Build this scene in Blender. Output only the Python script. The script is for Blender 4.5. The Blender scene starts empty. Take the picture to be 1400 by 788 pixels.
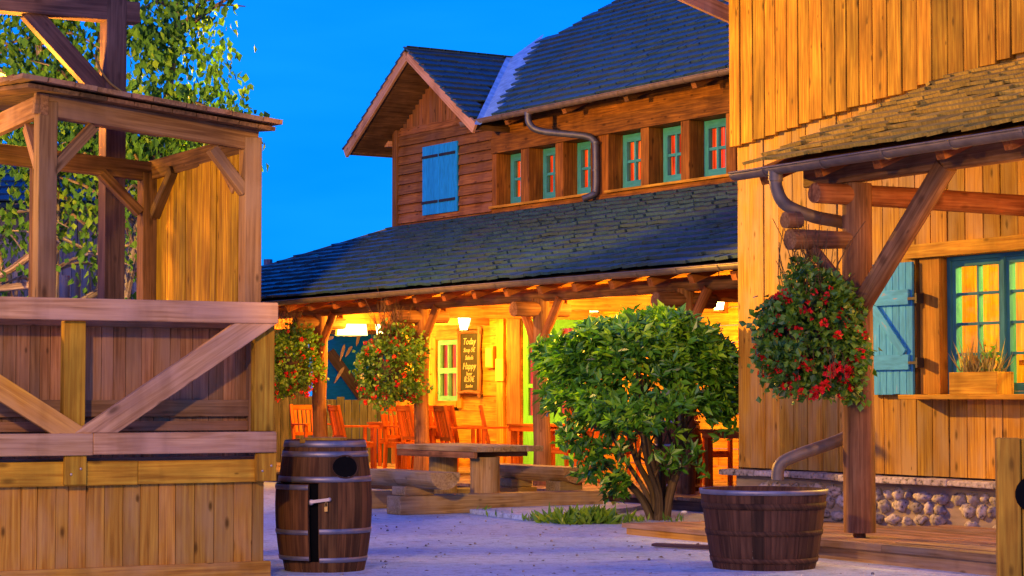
import bpy, math, random
import numpy as np
from mathutils import Matrix, Vector, noise as mnoise

random.seed(7); RNG = np.random.default_rng(7)
R = math.radians
scene = bpy.context.scene
COL = scene.collection

# ------------------------------------------------------------------ camera, sky, sun, exposure
cam = bpy.data.objects.new('camera', bpy.data.cameras.new('camera'))
COL.objects.link(cam); scene.camera = cam
cam.location = (0, 0, 1.25)
cam.rotation_euler = (math.pi/2 + math.atan(150/3000), 0, 0)
cam.data.sensor_width = 36.0; cam.data.lens = 3000/1400*36
cam.data.clip_start = 0.5; cam.data.clip_end = 2000

EXPO = 2.0
K = 2.0**-EXPO                      # lamp powers below are given for exposure 0
scene.view_settings.view_transform = 'Standard'
scene.view_settings.look = 'None'
scene.view_settings.exposure = EXPO
scene.view_settings.gamma = 1.0
scene.view_settings.use_curve_mapping = False

SUN_EL, SUN_ROT = 5.0, 200.0
world = bpy.data.worlds.new('World'); scene.world = world; world.use_nodes = True
wn = world.node_tree; bg = wn.nodes['Background']
sky = wn.nodes.new('ShaderNodeTexSky'); sky.sky_type = 'NISHITA'; sky.sun_disc = False
sky.sun_elevation = R(SUN_EL); sky.sun_rotation = R(SUN_ROT)
sky.ozone_density = 10; sky.dust_density = 0.0; sky.air_density = 1.0
tc = wn.nodes.new('ShaderNodeTexCoord'); mp = wn.nodes.new('ShaderNodeMapping')
mp.inputs['Scale'].default_value = (1, 1, 0.32); mp.inputs['Location'].default_value = (0, 0, 0.05)
wn.links.new(tc.outputs['Generated'], mp.inputs['Vector'])
nrm = wn.nodes.new('ShaderNodeVectorMath'); nrm.operation = 'NORMALIZE'
wn.links.new(mp.outputs[0], nrm.inputs[0]); wn.links.new(nrm.outputs[0], sky.inputs[0])
# faint evening cloud veils
cn = wn.nodes.new('ShaderNodeTexNoise'); cn.inputs['Scale'].default_value = 3.5; cn.inputs['Detail'].default_value = 4
cm = wn.nodes.new('ShaderNodeMapping'); cm.inputs['Scale'].default_value = (1, 1, 5.0)
wn.links.new(tc.outputs['Generated'], cm.inputs[0]); wn.links.new(cm.outputs[0], cn.inputs[0])
cr = wn.nodes.new('ShaderNodeMapRange'); cr.inputs[1].default_value = .42; cr.inputs[2].default_value = .75
cr.inputs[3].default_value = 0.0; cr.inputs[4].default_value = 0.10
wn.links.new(cn.outputs[0], cr.inputs[0])
tint = wn.nodes.new('ShaderNodeMix'); tint.data_type = 'RGBA'; tint.blend_type = 'MULTIPLY'
tint.inputs[0].default_value = 1.0; tint.inputs[7].default_value = (0.03, 0.80, 1.12, 1)
wn.links.new(sky.outputs[0], tint.inputs[6])
cl = wn.nodes.new('ShaderNodeMix'); cl.data_type = 'RGBA'; cl.inputs[7].default_value = (0.15, 2.6, 5.5, 1)
wn.links.new(cr.outputs[0], cl.inputs[0]); wn.links.new(tint.outputs[2], cl.inputs[6])
wn.links.new(cl.outputs[2], bg.inputs['Color'])
bg.inputs['Strength'].default_value = 0.112

sunl = bpy.data.lights.new('afterglow_sun', 'SUN'); sun = bpy.data.objects.new('afterglow_sun', sunl)
COL.objects.link(sun)
sunl.energy = 0.5*K; sunl.angle = R(25); sunl.color = (1.0, 0.40, 0.20)
sun.rotation_euler = (R(90-16), 0, R(-20))      # low afterglow from behind the viewer

def lamp(name, loc, watts, color, radius=.06, parent=None):
    l = bpy.data.lights.new(name, 'POINT'); l.energy = watts*K; l.color = color; l.shadow_soft_size = radius
    o = bpy.data.objects.new(name, l); COL.objects.link(o); o.location = loc
    if parent: o.parent = parent
    return o

# ------------------------------------------------------------------ frames
aH, aR = math.atan(1923/3000), math.atan(1700/3000)
def frame(ox, oy, xa, ya):
    m = Matrix.Identity(4)
    m.col[0][:3] = (xa[0], xa[1], 0); m.col[1][:3] = (ya[0], ya[1], 0); m.col[3][:3] = (ox, oy, 0)
    return m
# houses: x runs along the facade towards the viewer's side, y into the house
FH = frame(0.36933, 27.7, (math.sin(aH), -math.cos(aH)), (math.cos(aH), math.sin(aH)))
FR = frame(2.7390, 17.3757, (math.sin(aR), -math.cos(aR)), (math.cos(aR), math.sin(aR)))
# stage: x along its front, y into it
FS = frame(-1.64491, 15.40689, (math.cos(aR), math.sin(aR)), (-math.sin(aR), math.cos(aR)))
FW = Matrix.Identity(4)
def place(F, x, y, z=0, rot=0):
    return F @ Matrix.Translation((x, y, z)) @ Matrix.Rotation(rot, 4, 'Z')

# ------------------------------------------------------------------ materials
MATS = {}
def newmat(name):
    m = bpy.data.materials.new(name); m.use_nodes = True; MATS[name] = m
    return m, m.node_tree, m.node_tree.nodes['Principled BSDF']
def N(nt, t, **kw):
    n = nt.nodes.new(t)
    for k, v in kw.items(): setattr(n, k, v)
    return n
def attr(nt, name):
    n = N(nt, 'ShaderNodeAttribute'); n.attribute_name = name; return n
def ramp(nt, stops):
    r = N(nt, 'ShaderNodeValToRGB'); e = r.color_ramp.elements
    while len(e) < len(stops): e.new(0.5)
    for el, (p, c) in zip(e, stops): el.position = p; el.color = (*c, 1) if len(c) == 3 else c
    return r
def mixc(nt, fac, a, b, blend='MIX'):
    m = N(nt, 'ShaderNodeMix'); m.data_type = 'RGBA'; m.blend_type = blend
    for sock, v in ((m.inputs[0], fac), (m.inputs[6], a), (m.inputs[7], b)):
        if hasattr(v, 'is_linked') or hasattr(v, 'node'): nt.links.new(v, sock)
        elif isinstance(v, (int, float)): sock.default_value = v
        else: sock.default_value = (*v, 1)
    return m.outputs[2]
def math_n(nt, op, a, b=None):
    m = N(nt, 'ShaderNodeMath'); m.operation = op
    for s, v in ((m.inputs[0], a), (m.inputs[1], b)):
        if v is None: continue
        if hasattr(v, 'node'): nt.links.new(v, s)
        else: s.default_value = v
    return m.outputs[0]

def wood(name, c1, c2, knot=.5, rough=.72, vary=.5, grey=None, bump=.35, stretch=1.0, hue=.15):
    """sawn boards: grain runs along each piece's own length (attribute gc), every piece has its own tint"""
    m, nt, b = newmat(name)
    gc = attr(nt, 'gc').outputs['Vector']; ti = attr(nt, 'tint').outputs['Fac']
    def nz(scale, sc, det=4, dist=0):
        mp_ = N(nt, 'ShaderNodeMapping'); mp_.inputs['Scale'].default_value = scale; nt.links.new(gc, mp_.inputs[0])
        n = N(nt, 'ShaderNodeTexNoise'); n.inputs['Scale'].default_value = sc; n.inputs['Detail'].default_value = det
        n.inputs['Distortion'].default_value = dist; nt.links.new(mp_.outputs[0], n.inputs[0]); return n.outputs[0]
    grain = nz((.9*stretch, 22, 22), 2.2, 6, .5)
    blot = nz((1.3, 3.2, 3.2), 1.6, 4)
    gr = ramp(nt, [(.30, tuple(v*.72 for v in c2)), (.42, c2), (.56, tuple((a+d)/2 for a, d in zip(c1, c2))), (.70, c1)])
    nt.links.new(grain, gr.inputs[0])
    col = gr.outputs[0]
    if grey:
        mr = N(nt, 'ShaderNodeMapRange'); mr.inputs[1].default_value = .42; mr.inputs[2].default_value = .68
        mr.inputs[4].default_value = .75
        nt.links.new(blot, mr.inputs[0]); col = mixc(nt, mr.outputs[0], col, grey)
    else:
        mr = N(nt, 'ShaderNodeMapRange'); mr.inputs[1].default_value = .35; mr.inputs[2].default_value = .7
        mr.inputs[3].default_value = .60; mr.inputs[4].default_value = 1.14
        nt.links.new(blot, mr.inputs[0])
        cc = N(nt, 'ShaderNodeCombineColor'); [nt.links.new(mr.outputs[0], cc.inputs[i]) for i in range(3)]
        col = mixc(nt, 1.0, col, cc.outputs[0], 'MULTIPLY')
    # knots
    mk = N(nt, 'ShaderNodeMapping'); mk.inputs['Scale'].default_value = (3.4, 8.0, 8.0); nt.links.new(gc, mk.inputs[0])
    sx = N(nt, 'ShaderNodeSeparateXYZ'); nt.links.new(mk.outputs[0], sx.inputs[0]); cx = N(nt, 'ShaderNodeCombineXYZ')
    nt.links.new(sx.outputs[0], cx.inputs[0]); nt.links.new(math_n(nt, 'ADD', sx.outputs[1], sx.outputs[2]), cx.inputs[1]); mk = cx
    vo = N(nt, 'ShaderNodeTexVoronoi'); vo.voronoi_dimensions = '2D'; vo.inputs['Scale'].default_value = 1.0; nt.links.new(mk.outputs[0], vo.inputs[0])
    kr = ramp(nt, [(.05, (1, 1, 1)), (.16, (0, 0, 0))])
    sc_ = nt.nodes.new('ShaderNodeSeparateColor'); nt.links.new(vo.outputs['Color'], sc_.inputs[0])
    sel = math_n(nt, 'LESS_THAN', sc_.outputs[0], .24)
    nt.links.new(math_n(nt, 'DIVIDE', vo.outputs['Distance'], math_n(nt, 'ADD', math_n(nt, 'MULTIPLY', sc_.outputs[1], 1.0), .45)), kr.inputs[0])
    kf = math_n(nt, 'MULTIPLY', math_n(nt, 'MULTIPLY', kr.outputs[0], sel), knot)
    col = mixc(nt, kf, col, tuple(v*.28 for v in c2))
    # per-board brightness and warmth
    br = math_n(nt, 'ADD', math_n(nt, 'MULTIPLY', ti, vary), 1-vary/2)
    cc = N(nt, 'ShaderNodeCombineColor')
    nt.links.new(br, cc.inputs[0])
    nt.links.new(math_n(nt, 'ADD', math_n(nt, 'MULTIPLY', ti, vary-hue), 1-(vary-hue)/2), cc.inputs[1])
    nt.links.new(math_n(nt, 'ADD', math_n(nt, 'MULTIPLY', ti, vary-hue), 1-(vary-hue)/2), cc.inputs[2])
    col = mixc(nt, 1.0, col, cc.outputs[0], 'MULTIPLY')
    tcn = N(nt, 'ShaderNodeTexCoord'); ms = N(nt, 'ShaderNodeMapping'); ms.inputs['Scale'].default_value = (3.2, 3.2, .7); nt.links.new(tcn.outputs['Object'], ms.inputs[0])
    ns = N(nt, 'ShaderNodeTexNoise'); ns.inputs['Scale'].default_value = 1.2; ns.inputs['Detail'].default_value = 5; nt.links.new(ms.outputs[0], ns.inputs[0])
    st = ramp(nt, [(.34, (.50, .46, .44)), (.50, (1, 1, 1)), (.70, (1.08, 1.08, 1.08))]); nt.links.new(ns.outputs[0], st.inputs[0])
    col = mixc(nt, .45, col, st.outputs[0], 'MULTIPLY')
    nt.links.new(col, b.inputs['Base Color'])
    b.inputs['Roughness'].default_value = rough
    b.inputs['Specular IOR Level'].default_value = .15
    bp = N(nt, 'ShaderNodeBump'); bp.inputs['Strength'].default_value = bump; bp.inputs['Distance'].default_value = .006
    nt.links.new(grain, bp.inputs['Height']); nt.links.new(bp.outputs[0], b.inputs['Normal'])
    return m

def paint(name, c, rough=.6, vary=.25, wear=None):
    m, nt, b = newmat(name)
    gc = attr(nt, 'gc').outputs['Vector']; ti = attr(nt, 'tint').outputs['Fac']
    mp_ = N(nt, 'ShaderNodeMapping'); mp_.inputs['Scale'].default_value = (2, 10, 10); nt.links.new(gc, mp_.inputs[0])
    n = N(nt, 'ShaderNodeTexNoise'); n.inputs['Scale'].default_value = 3; n.inputs['Detail'].default_value = 5
    nt.links.new(mp_.outputs[0], n.inputs[0])
    r = ramp(nt, [(.3, tuple(v*.78 for v in c)), (.7, tuple(min(1, v*1.15) for v in c))]); nt.links.new(n.outputs[0], r.inputs[0])
    col = r.outputs[0]
    if wear:
        w = ramp(nt, [(.66, (0, 0, 0)), (.72, (1, 1, 1))]); nt.links.new(n.outputs[0], w.inputs[0])
        col = mixc(nt, w.outputs[0], col, wear)
    br = math_n(nt, 'ADD', math_n(nt, 'MULTIPLY', ti, vary), 1-vary/2)
    cc = N(nt, 'ShaderNodeCombineColor'); [nt.links.new(br, cc.inputs[i]) for i in range(3)]
    col = mixc(nt, 1.0, col, cc.outputs[0], 'MULTIPLY')
    nt.links.new(col, b.inputs['Base Color']); b.inputs['Roughness'].default_value = rough+.2; b.inputs['Specular IOR Level'].default_value = .12
    return m

def metal(name, c, rough=.45, metallic=.8):
    m, nt, b = newmat(name)
    tcn = N(nt, 'ShaderNodeTexCoord'); n = N(nt, 'ShaderNodeTexNoise'); n.inputs['Scale'].default_value = 9; n.inputs['Detail'].default_value = 5
    nt.links.new(tcn.outputs['Object'], n.inputs[0])
    r = ramp(nt, [(.3, tuple(v*.6 for v in c)), (.7, c)]); nt.links.new(n.outputs[0], r.inputs[0])
    nt.links.new(r.outputs[0], b.inputs['Base Color']); b.inputs['Metallic'].default_value = metallic
    rr = N(nt, 'ShaderNodeMapRange'); rr.inputs[3].default_value = rough-.12; rr.inputs[4].default_value = rough+.2
    nt.links.new(n.outputs[0], rr.inputs[0]); nt.links.new(rr.outputs[0], b.inputs['Roughness'])
    return m

def shingle(name, c1, c2, moss=None, rough=.7, spec=.35, mossamt=.5):
    m, nt, b = newmat(name)
    ti = attr(nt, 'tint').outputs['Fac']; gc = attr(nt, 'gc').outputs['Vector']
    tcn = N(nt, 'ShaderNodeTexCoord')
    mp_ = N(nt, 'ShaderNodeMapping'); mp_.inputs['Scale'].default_value = (3, 22, 22); nt.links.new(gc, mp_.inputs[0])
    n = N(nt, 'ShaderNodeTexNoise'); n.inputs['Scale'].default_value = 2; n.inputs['Detail'].default_value = 5; nt.links.new(mp_.outputs[0], n.inputs[0])
    col = mixc(nt, ti, c1, c2)
    dk = ramp(nt, [(.3, (.55, .55, .55)), (.7, (1.15, 1.15, 1.15))]); nt.links.new(n.outputs[0], dk.inputs[0])
    col = mixc(nt, 1.0, col, dk.outputs[0], 'MULTIPLY')
    if moss:
        n2 = N(nt, 'ShaderNodeTexNoise'); n2.inputs['Scale'].default_value = 1.3; n2.inputs['Detail'].default_value = 6
        nt.links.new(tcn.outputs['Object'], n2.inputs[0])
        mr = N(nt, 'ShaderNodeMapRange'); mr.inputs[1].default_value = .46; mr.inputs[2].default_value = .62; mr.inputs[4].default_value = mossamt
        nt.links.new(n2.outputs[0], mr.inputs[0]); col = mixc(nt, mr.outputs[0], col, moss)
    nt.links.new(col, b.inputs['Base Color']); b.inputs['Roughness'].default_value = rough
    b.inputs['Specular IOR Level'].default_value = spec
    bp = N(nt, 'ShaderNodeBump'); bp.inputs['Strength'].default_value = .5; bp.inputs['Distance'].default_value = .008
    nt.links.new(n.outputs[0], bp.inputs['Height']); nt.links.new(bp.outputs[0], b.inputs['Normal'])
    return m

def leafmat(name, stops, rough=.38, trans=.25, spec=.5):
    m, nt, b = newmat(name)
    ti = attr(nt, 'tint').outputs['Fac']
    r = ramp(nt, stops); nt.links.new(ti, r.inputs[0])
    nt.links.new(r.outputs[0], b.inputs['Base Color']); b.inputs['Roughness'].default_value = rough
    b.inputs['Specular IOR Level'].default_value = spec
    tr = N(nt, 'ShaderNodeBsdfTranslucent'); nt.links.new(mixc(nt, 1.0, r.outputs[0], (1.3, 1.5, .6), 'MULTIPLY'), tr.inputs[0])
    mx = N(nt, 'ShaderNodeMixShader'); mx.inputs[0].default_value = trans
    nt.links.new(b.outputs[0], mx.inputs[1]); nt.links.new(tr.outputs[0], mx.inputs[2])
    nt.links.new(mx.outputs[0], nt.nodes['Material Output'].inputs[0])
    return m

def emis(name, c, s):
    m, nt, b = newmat(name)
    b.inputs['Base Color'].default_value = (*c, 1)
    b.inputs['Emission Color'].default_value = (*c, 1); b.inputs['Emission Strength'].default_value = s*K
    return m

wood('pine_amber', (.68, .38, .022), (.42, .18, .008), knot=.9, vary=.5)
wood('pine_amber_old', (.56, .32, .035), (.36, .17, .018), knot=.8, vary=.5, grey=(.42, .27, .10))
wood('timber_weathered', (.62, .37, .19), (.42, .22, .10), knot=.8, vary=.35, grey=(.52, .32, .22))
wood('timber_fresh', (.72, .42, .035), (.52, .25, .018), knot=.75, vary=.35)
wood('panel_gold', (.66, .40, .020), (.36, .18, .010), knot=.8, vary=.6)
wood('timber_skirt', (.66, .35, .045), (.44, .19, .020), knot=.9, vary=.5, grey=(.52, .29, .10))
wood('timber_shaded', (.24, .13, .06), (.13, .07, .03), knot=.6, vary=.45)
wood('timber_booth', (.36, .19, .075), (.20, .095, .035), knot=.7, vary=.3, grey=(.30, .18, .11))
wood('timber_parapet', (.44, .23, .095), (.26, .12, .045), knot=.8, vary=.6, grey=(.36, .21, .13))
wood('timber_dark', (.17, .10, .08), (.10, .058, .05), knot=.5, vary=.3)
wood('siding_brown', (.34, .16, .040), (.17, .07, .018), knot=.8, vary=.55, grey=(.20, .10, .05))
wood('siding_amber', (.40, .17, .020), (.20, .080, .012), knot=.75, vary=.4)
wood('siding_porch', (.64, .32, .030), (.48, .20, .015), knot=.6, vary=.3)
wood('beam_orange', (.50, .19, .045), (.36, .11, .022), knot=.5, vary=.3)
wood('log_brown', (.40, .20, .080), (.24, .105, .038), knot=.6, vary=.3)
wood('log_red', (.46, .19, .060), (.30, .10, .028), knot=.6, vary=.3)
wood('teak_red', (.66, .16, .014), (.48, .09, .008), knot=.1, vary=.5)
wood('log_grey', (.50, .34, .13), (.30, .18, .06), knot=.5, vary=.35, grey=(.42, .32, .20))
wood('stave_brown', (.23, .10, .030), (.11, .045, .014), knot=.3, vary=.45)
wood('stave_dark', (.17, .078, .036), (.085, .038, .018), knot=.2, vary=.5)
wood('plank_grey', (.24, .21, .20), (.13, .115, .11), knot=.5, vary=.6, grey=(.24, .25, .28))
wood('plank_olive', (.135, .115, .085), (.07, .058, .045), knot=.4, vary=.6)
wood('deck_board', (.36, .22, .13), (.22, .12, .065), knot=.4, vary=.45, grey=(.31, .23, .19))
wood('end_grain', (.52, .36, .30), (.36, .22, .18), knot=0, vary=.2)
wood('bark_birch', (.46, .38, .30), (.16, .11, .08), knot=.9, vary=.3)
wood('bark_bush', (.17, .125, .07), (.09, .062, .035), knot=.2, vary=.3)
paint('shutter_azure', (.012, .31, .72), vary=.12)
paint('shutter_sky', (.08, .43, .58), vary=.22, wear=(.30, .36, .34))
paint('sash_teal', (.045, .30, .34), vary=.12)
paint('sash_blue', (.04, .20, .24), vary=.12)
paint('sash_green', (.15, .42, .24), vary=.12)
paint('door_green', (.16, .62, .08), vary=.12)
paint('canvas_teal', (.003, .13, .60), rough=.85, vary=.1)
paint('yellow_card', (.75, .62, .10), vary=.05)
paint('chalk_black', (.055, .05, .03), rough=.9, vary=.05)
paint('chalk_line', (.52, .44, .24), rough=.9, vary=.05)
paint('feather_cream', (.52, .34, .18), rough=.9, vary=.3)
paint('black_void', (.004, .004, .004), rough=1, vary=0)  # flat black, the dark of openings put into the colour
paint('plaster_white', (.75, .74, .70), vary=.1)
paint('terracotta', (.45, .28, .18), vary=.1)
paint('mortar', (.30, .24, .17), rough=.95, vary=.1)
metal('zinc', (.27, .21, .14), .55, .5)
metal('zinc_blue', (.13, .15, .18), .5, .6)
metal('zinc_flashing', (.36, .70, .95), .45, .25)
metal('hoop_steel', (.36, .33, .34), .45, .7)
metal('iron_dark', (.05, .045, .045), .6, .6)
metal('brass', (.65, .42, .12), .4, .9)
metal('latch_steel', (.65, .52, .45), .35, .7)
shingle('slate_blue', (.020, .068, .096), (.034, .095, .132), moss=(.045, .062, .045), spec=.5, mossamt=.45, rough=.5)
shingle('shake_mossy', (.46, .30, .045), (.64, .43, .065), moss=(.17, .14, .04), rough=.9, spec=.08, mossamt=.5)
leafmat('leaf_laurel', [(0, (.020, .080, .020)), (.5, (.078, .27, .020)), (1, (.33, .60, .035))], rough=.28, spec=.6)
leafmat('leaf_birch', [(0, (.030, .10, .022)), (.6, (.075, .20, .024)), (1, (.20, .32, .028))], rough=.65, spec=.12)
leafmat('leaf_basket', [(0, (.035, .10, .014)), (.55, (.12, .27, .018)), (1, (.28, .44, .03))])
leafmat('leaf_dry', [(0, (.10, .055, .02)), (1, (.22, .12, .04))], rough=.8)
leafmat('grass_straw', [(0, (.25, .18, .05)), (1, (.42, .33, .10))], rough=.8)
leafmat('petal_red', [(0, (.60, .004, .006)), (1, (.95, .016, .012))], rough=.6, trans=.15)
leafmat('petal_pale', [(0, (.75, .55, .10)), (1, (.8, .7, .5))], rough=.6, trans=.15)
emis('lantern_glow', (1.0, .80, .36), 14)
emis('sodium_glow', (1.0, .58, .05), 10)
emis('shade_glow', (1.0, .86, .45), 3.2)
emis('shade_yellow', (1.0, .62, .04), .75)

def concrete():
    m, nt, b = newmat('ground_concrete')
    tcn = N(nt, 'ShaderNodeTexCoord')
    def nz(s, d=4, sc=(1, 1, 1)):
        mp_ = N(nt, 'ShaderNodeMapping'); mp_.inputs['Scale'].default_value = sc; nt.links.new(tcn.outputs['Object'], mp_.inputs[0])
        n = N(nt, 'ShaderNodeTexNoise'); n.inputs['Scale'].default_value = s; n.inputs['Detail'].default_value = d; nt.links.new(mp_.outputs[0], n.inputs[0]); return n.outputs[0]
    a = nz(.7, 5); g = nz(45, 3); s = nz(9, 6)
    r = ramp(nt, [(.3, (.40, .47, .56)), (.7, (.52, .60, .70))]); nt.links.new(a, r.inputs[0])
    g2 = ramp(nt, [(.28, (.62, .62, .62)), (.46, (1, 1, 1)), (.72, (1.22, 1.2, 1.18))]); nt.links.new(g, g2.inputs[0])
    s2 = ramp(nt, [(.30, (.60, .58, .58)), (.47, (1, 1, 1)), (.75, (1.12, 1.12, 1.12))]); nt.links.new(s, s2.inputs[0])
    col = mixc(nt, 1, mixc(nt, 1, r.outputs[0], g2.outputs[0], 'MULTIPLY'), s2.outputs[0], 'MULTIPLY')
    nt.links.new(col, b.inputs['Base Color']); b.inputs['Roughness'].default_value = .85
    bp = N(nt, 'ShaderNodeBump'); bp.inputs['Strength'].default_value = .9; bp.inputs['Distance'].default_value = .012
    nt.links.new(g, bp.inputs['Height']); nt.links.new(bp.outputs[0], b.inputs['Normal'])
concrete()
def stonemat():
    m, nt, b = newmat('field_stone'); ti = attr(nt, 'tint').outputs['Fac']
    tcn = N(nt, 'ShaderNodeTexCoord'); n = N(nt, 'ShaderNodeTexNoise'); n.inputs['Scale'].default_value = 28; n.inputs['Detail'].default_value = 6
    nt.links.new(tcn.outputs['Object'], n.inputs[0])
    r = ramp(nt, [(.32, (.06, .05, .045)), (.42, (.30, .26, .23)), (.7, (.50, .45, .41))]); nt.links.new(n.outputs[0], r.inputs[0])
    br = math_n(nt, 'ADD', math_n(nt, 'MULTIPLY', ti, .6), .6); cc = N(nt, 'ShaderNodeCombineColor'); [nt.links.new(br, cc.inputs[i]) for i in range(3)]
    nt.links.new(mixc(nt, 1, r.outputs[0], cc.outputs[0], 'MULTIPLY'), b.inputs['Base Color']); b.inputs['Roughness'].default_value = .85
    bp = N(nt, 'ShaderNodeBump'); bp.inputs['Strength'].default_value = .8; bp.inputs['Distance'].default_value = .01
    nt.links.new(n.outputs[0], bp.inputs['Height']); nt.links.new(bp.outputs[0], b.inputs['Normal'])
stonemat()
def glassmat():
    m, nt, b = newmat('window_glass')
    tr = N(nt, 'ShaderNodeBsdfTransparent'); tr.inputs[0].default_value = (.93, .94, .92, 1)
    gl = N(nt, 'ShaderNodeBsdfGlossy'); gl.inputs['Roughness'].default_value = .03
    fr = N(nt, 'ShaderNodeFresnel'); fr.inputs[0].default_value = 1.45
    mx = N(nt, 'ShaderNodeMixShader'); nt.links.new(fr.outputs[0], mx.inputs[0])
    nt.links.new(tr.outputs[0], mx.inputs[1]); nt.links.new(gl.outputs[0], mx.inputs[2])
    nt.links.new(mx.outputs[0], nt.nodes['Material Output'].inputs[0])
glassmat()
def curtainmat(name, lit):
    m, nt, b = newmat(name); gc = attr(nt, 'gc').outputs['Vector']
    n = N(nt, 'ShaderNodeTexNoise'); n.inputs['Scale'].default_value = 1.0; n.inputs['Detail'].default_value = 3
    mp_ = N(nt, 'ShaderNodeMapping'); mp_.inputs['Scale'].default_value = (1.2, 26, 26); nt.links.new(gc, mp_.inputs[0]); nt.links.new(mp_.outputs[0], n.inputs[0])
    r = ramp(nt, [(.30, (.22, .010, .003)), (.52, (.72, .050, .006)), (.74, (1.0, .30, .04))]); nt.links.new(n.outputs[0], r.inputs[0])
    nt.links.new(r.outputs[0], b.inputs['Base Color']); nt.links.new(r.outputs[0], b.inputs['Emission Color'])
    b.inputs['Emission Strength'].default_value = lit*K; b.inputs['Roughness'].default_value = .9
curtainmat('curtain_lit', 1.25)

# ------------------------------------------------------------------ mesh builder
class MB:
    def __init__(s): s.v = []; s.f = []; s.gc = []; s.ti = []; s.sm = []; s.F = None
    def _add(s, vs, fs, gcs, tint, smooth=False):
        n = len(s.v); s.v += [tuple(p) for p in vs]; s.gc += [tuple(p) for p in gcs]
        s.ti += [tint]*len(vs); s.f += [tuple(i+n for i in f) for f in fs]; s.sm += [smooth]*len(fs)
    def off(s): return Vector((random.uniform(0, 60), random.uniform(0, 60), random.uniform(0, 60)))
    BF = [(0, 2, 3, 1), (4, 5, 7, 6), (0, 1, 5, 4), (2, 6, 7, 3), (0, 4, 6, 2), (1, 3, 7, 5)]
    def box(s, x0, x1, y0, y1, z0, z1, tint=None, jit=0.0, grain=None):
        c = Vector(((x0+x1)/2, (y0+y1)/2, (z0+z1)/2)); d = (abs(x1-x0), abs(y1-y0), abs(z1-z0))
        vs = [(x0 if not i & 1 else x1, y0 if not i & 2 else y1, z0 if not i & 4 else z1) for i in range(8)]
        ax = d.index(max(d)) if grain is None else grain
        o = s.off(); order = [ax, (ax+1) % 3, (ax+2) % 3]
        gcs = [tuple(o[k]+(Vector(v)-c)[order[k]] for k in range(3)) for v in vs]
        if jit: vs = [tuple(q+random.uniform(-jit, jit) for q in v) for v in vs]
        s._add(vs, s.BF, gcs, random.random() if tint is None else tint)
    def beam(s, p0, p1, a, b, up=(0, 0, 1), tint=None, taper=1.0):
        """rectangular timber from p0 to p1; a = size across, b = size along 'up'"""
        p0, p1 = Vector(p0), Vector(p1); t = (p1-p0); L = t.length; t.normalize()
        u = Vector(up); u = u-t*u.dot(t)
        if u.length < 1e-4: u = Vector((1, 0, 0)); u = u-t*u.dot(t)
        u.normalize(); w = t.cross(u)
        vs = []; gcs = []; o = s.off()
        for i in range(8):
            q = 0 if not i & 1 else L; k = 1 if not i & 1 else taper
            e = (-a/2 if not i & 2 else a/2)*k; g = (-b/2 if not i & 4 else b/2)*k
            vs.append(p0+t*q+w*e+u*g); gcs.append((o[0]+q, o[1]+e, o[2]+g))
        s._add(vs, [f[::-1] for f in s.BF], gcs, random.random() if tint is None else tint)
    def tube(s, pts, r, seg=12, caps=True, tint=None, smooth=True, wob=0.0):
        pts = [Vector(p) for p in pts]; rs = r if isinstance(r, (list, tuple)) else [r]*len(pts)
        tint = random.random() if tint is None else tint; o = s.off()
        vs = []; gcs = []; fs = []; L = 0; ref = None
        for i, p in enumerate(pts):
            t = (pts[min(i+1, len(pts)-1)]-pts[max(i-1, 0)]).normalized()
            if ref is None: ref = t.orthogonal().normalized()
            u = (ref-t*ref.dot(t)).normalized(); ref = u; w = t.cross(u)
            if i: L += (p-pts[i-1]).length
            for k in range(seg):
                a = 2*math.pi*k/seg; rr = rs[i]*(1+wob*math.sin(3*a+L*4+o[0])+random.uniform(-wob, wob)*.4)
                vs.append(p+u*(rr*math.cos(a))+w*(rr*math.sin(a)))
                gcs.append((o[0]+L, o[1]+rs[i]*math.cos(a), o[2]+rs[i]*math.sin(a)))
        for i in range(len(pts)-1):
            for k in range(seg):
                a, b = i*seg+k, i*seg+(k+1) % seg; fs.append((a, b, b+seg, a+seg))
        s._add(vs, fs, gcs, tint, smooth)
        if caps:
            for idx, rev in ((0, True), (len(pts)-1, False)):
                ring = vs[idx*seg:(idx+1)*seg]; g = gcs[idx*seg:(idx+1)*seg]
                s._add(ring, [tuple(range(seg))[::-1] if rev else tuple(range(seg))], g, tint*.8)
    def lathe(s, prof, c=(0, 0, 0), seg=24, a0=0.0, a1=2*math.pi, stave=False, tint=None, smooth=True, twist=None):
        full = abs(a1-a0-2*math.pi) < 1e-6; c = Vector(c)
        if stave:
            for k in range(seg):
                o = s.off(); vs = []; gcs = []
                for (r_, z) in prof:
                    for j in (0, 1):
                        a = a0+(a1-a0)*(k+j*(.985)+.0075)/seg
                        vs.append(c+Vector((r_*math.cos(a), r_*math.sin(a), z))); gcs.append((o[0]+z, o[1]+j*.06, o[2]))
                fs = [(2*i, 2*i+1, 2*i+3, 2*i+2) for i in range(len(prof)-1)]
                s._add(vs, fs, gcs, random.random())
            return
        o = s.off(); vs = []; gcs = []; fs = []; m = seg if full else seg+1
        for (r_, z) in prof:
            for k in range(m):
                a = a0+(a1-a0)*k/seg
                vs.append(c+Vector((r_*math.cos(a), r_*math.sin(a), z))); gcs.append((o[0]+z, o[1]+r_*a, o[2]))
        for i in range(len(prof)-1):
            for k in range(seg):
                a, b = i*m+k, i*m+(k+1) % m; fs.append((a, b, b+m, a+m))
        s._add(vs, fs, gcs, random.random() if tint is None else tint, smooth)
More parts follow.
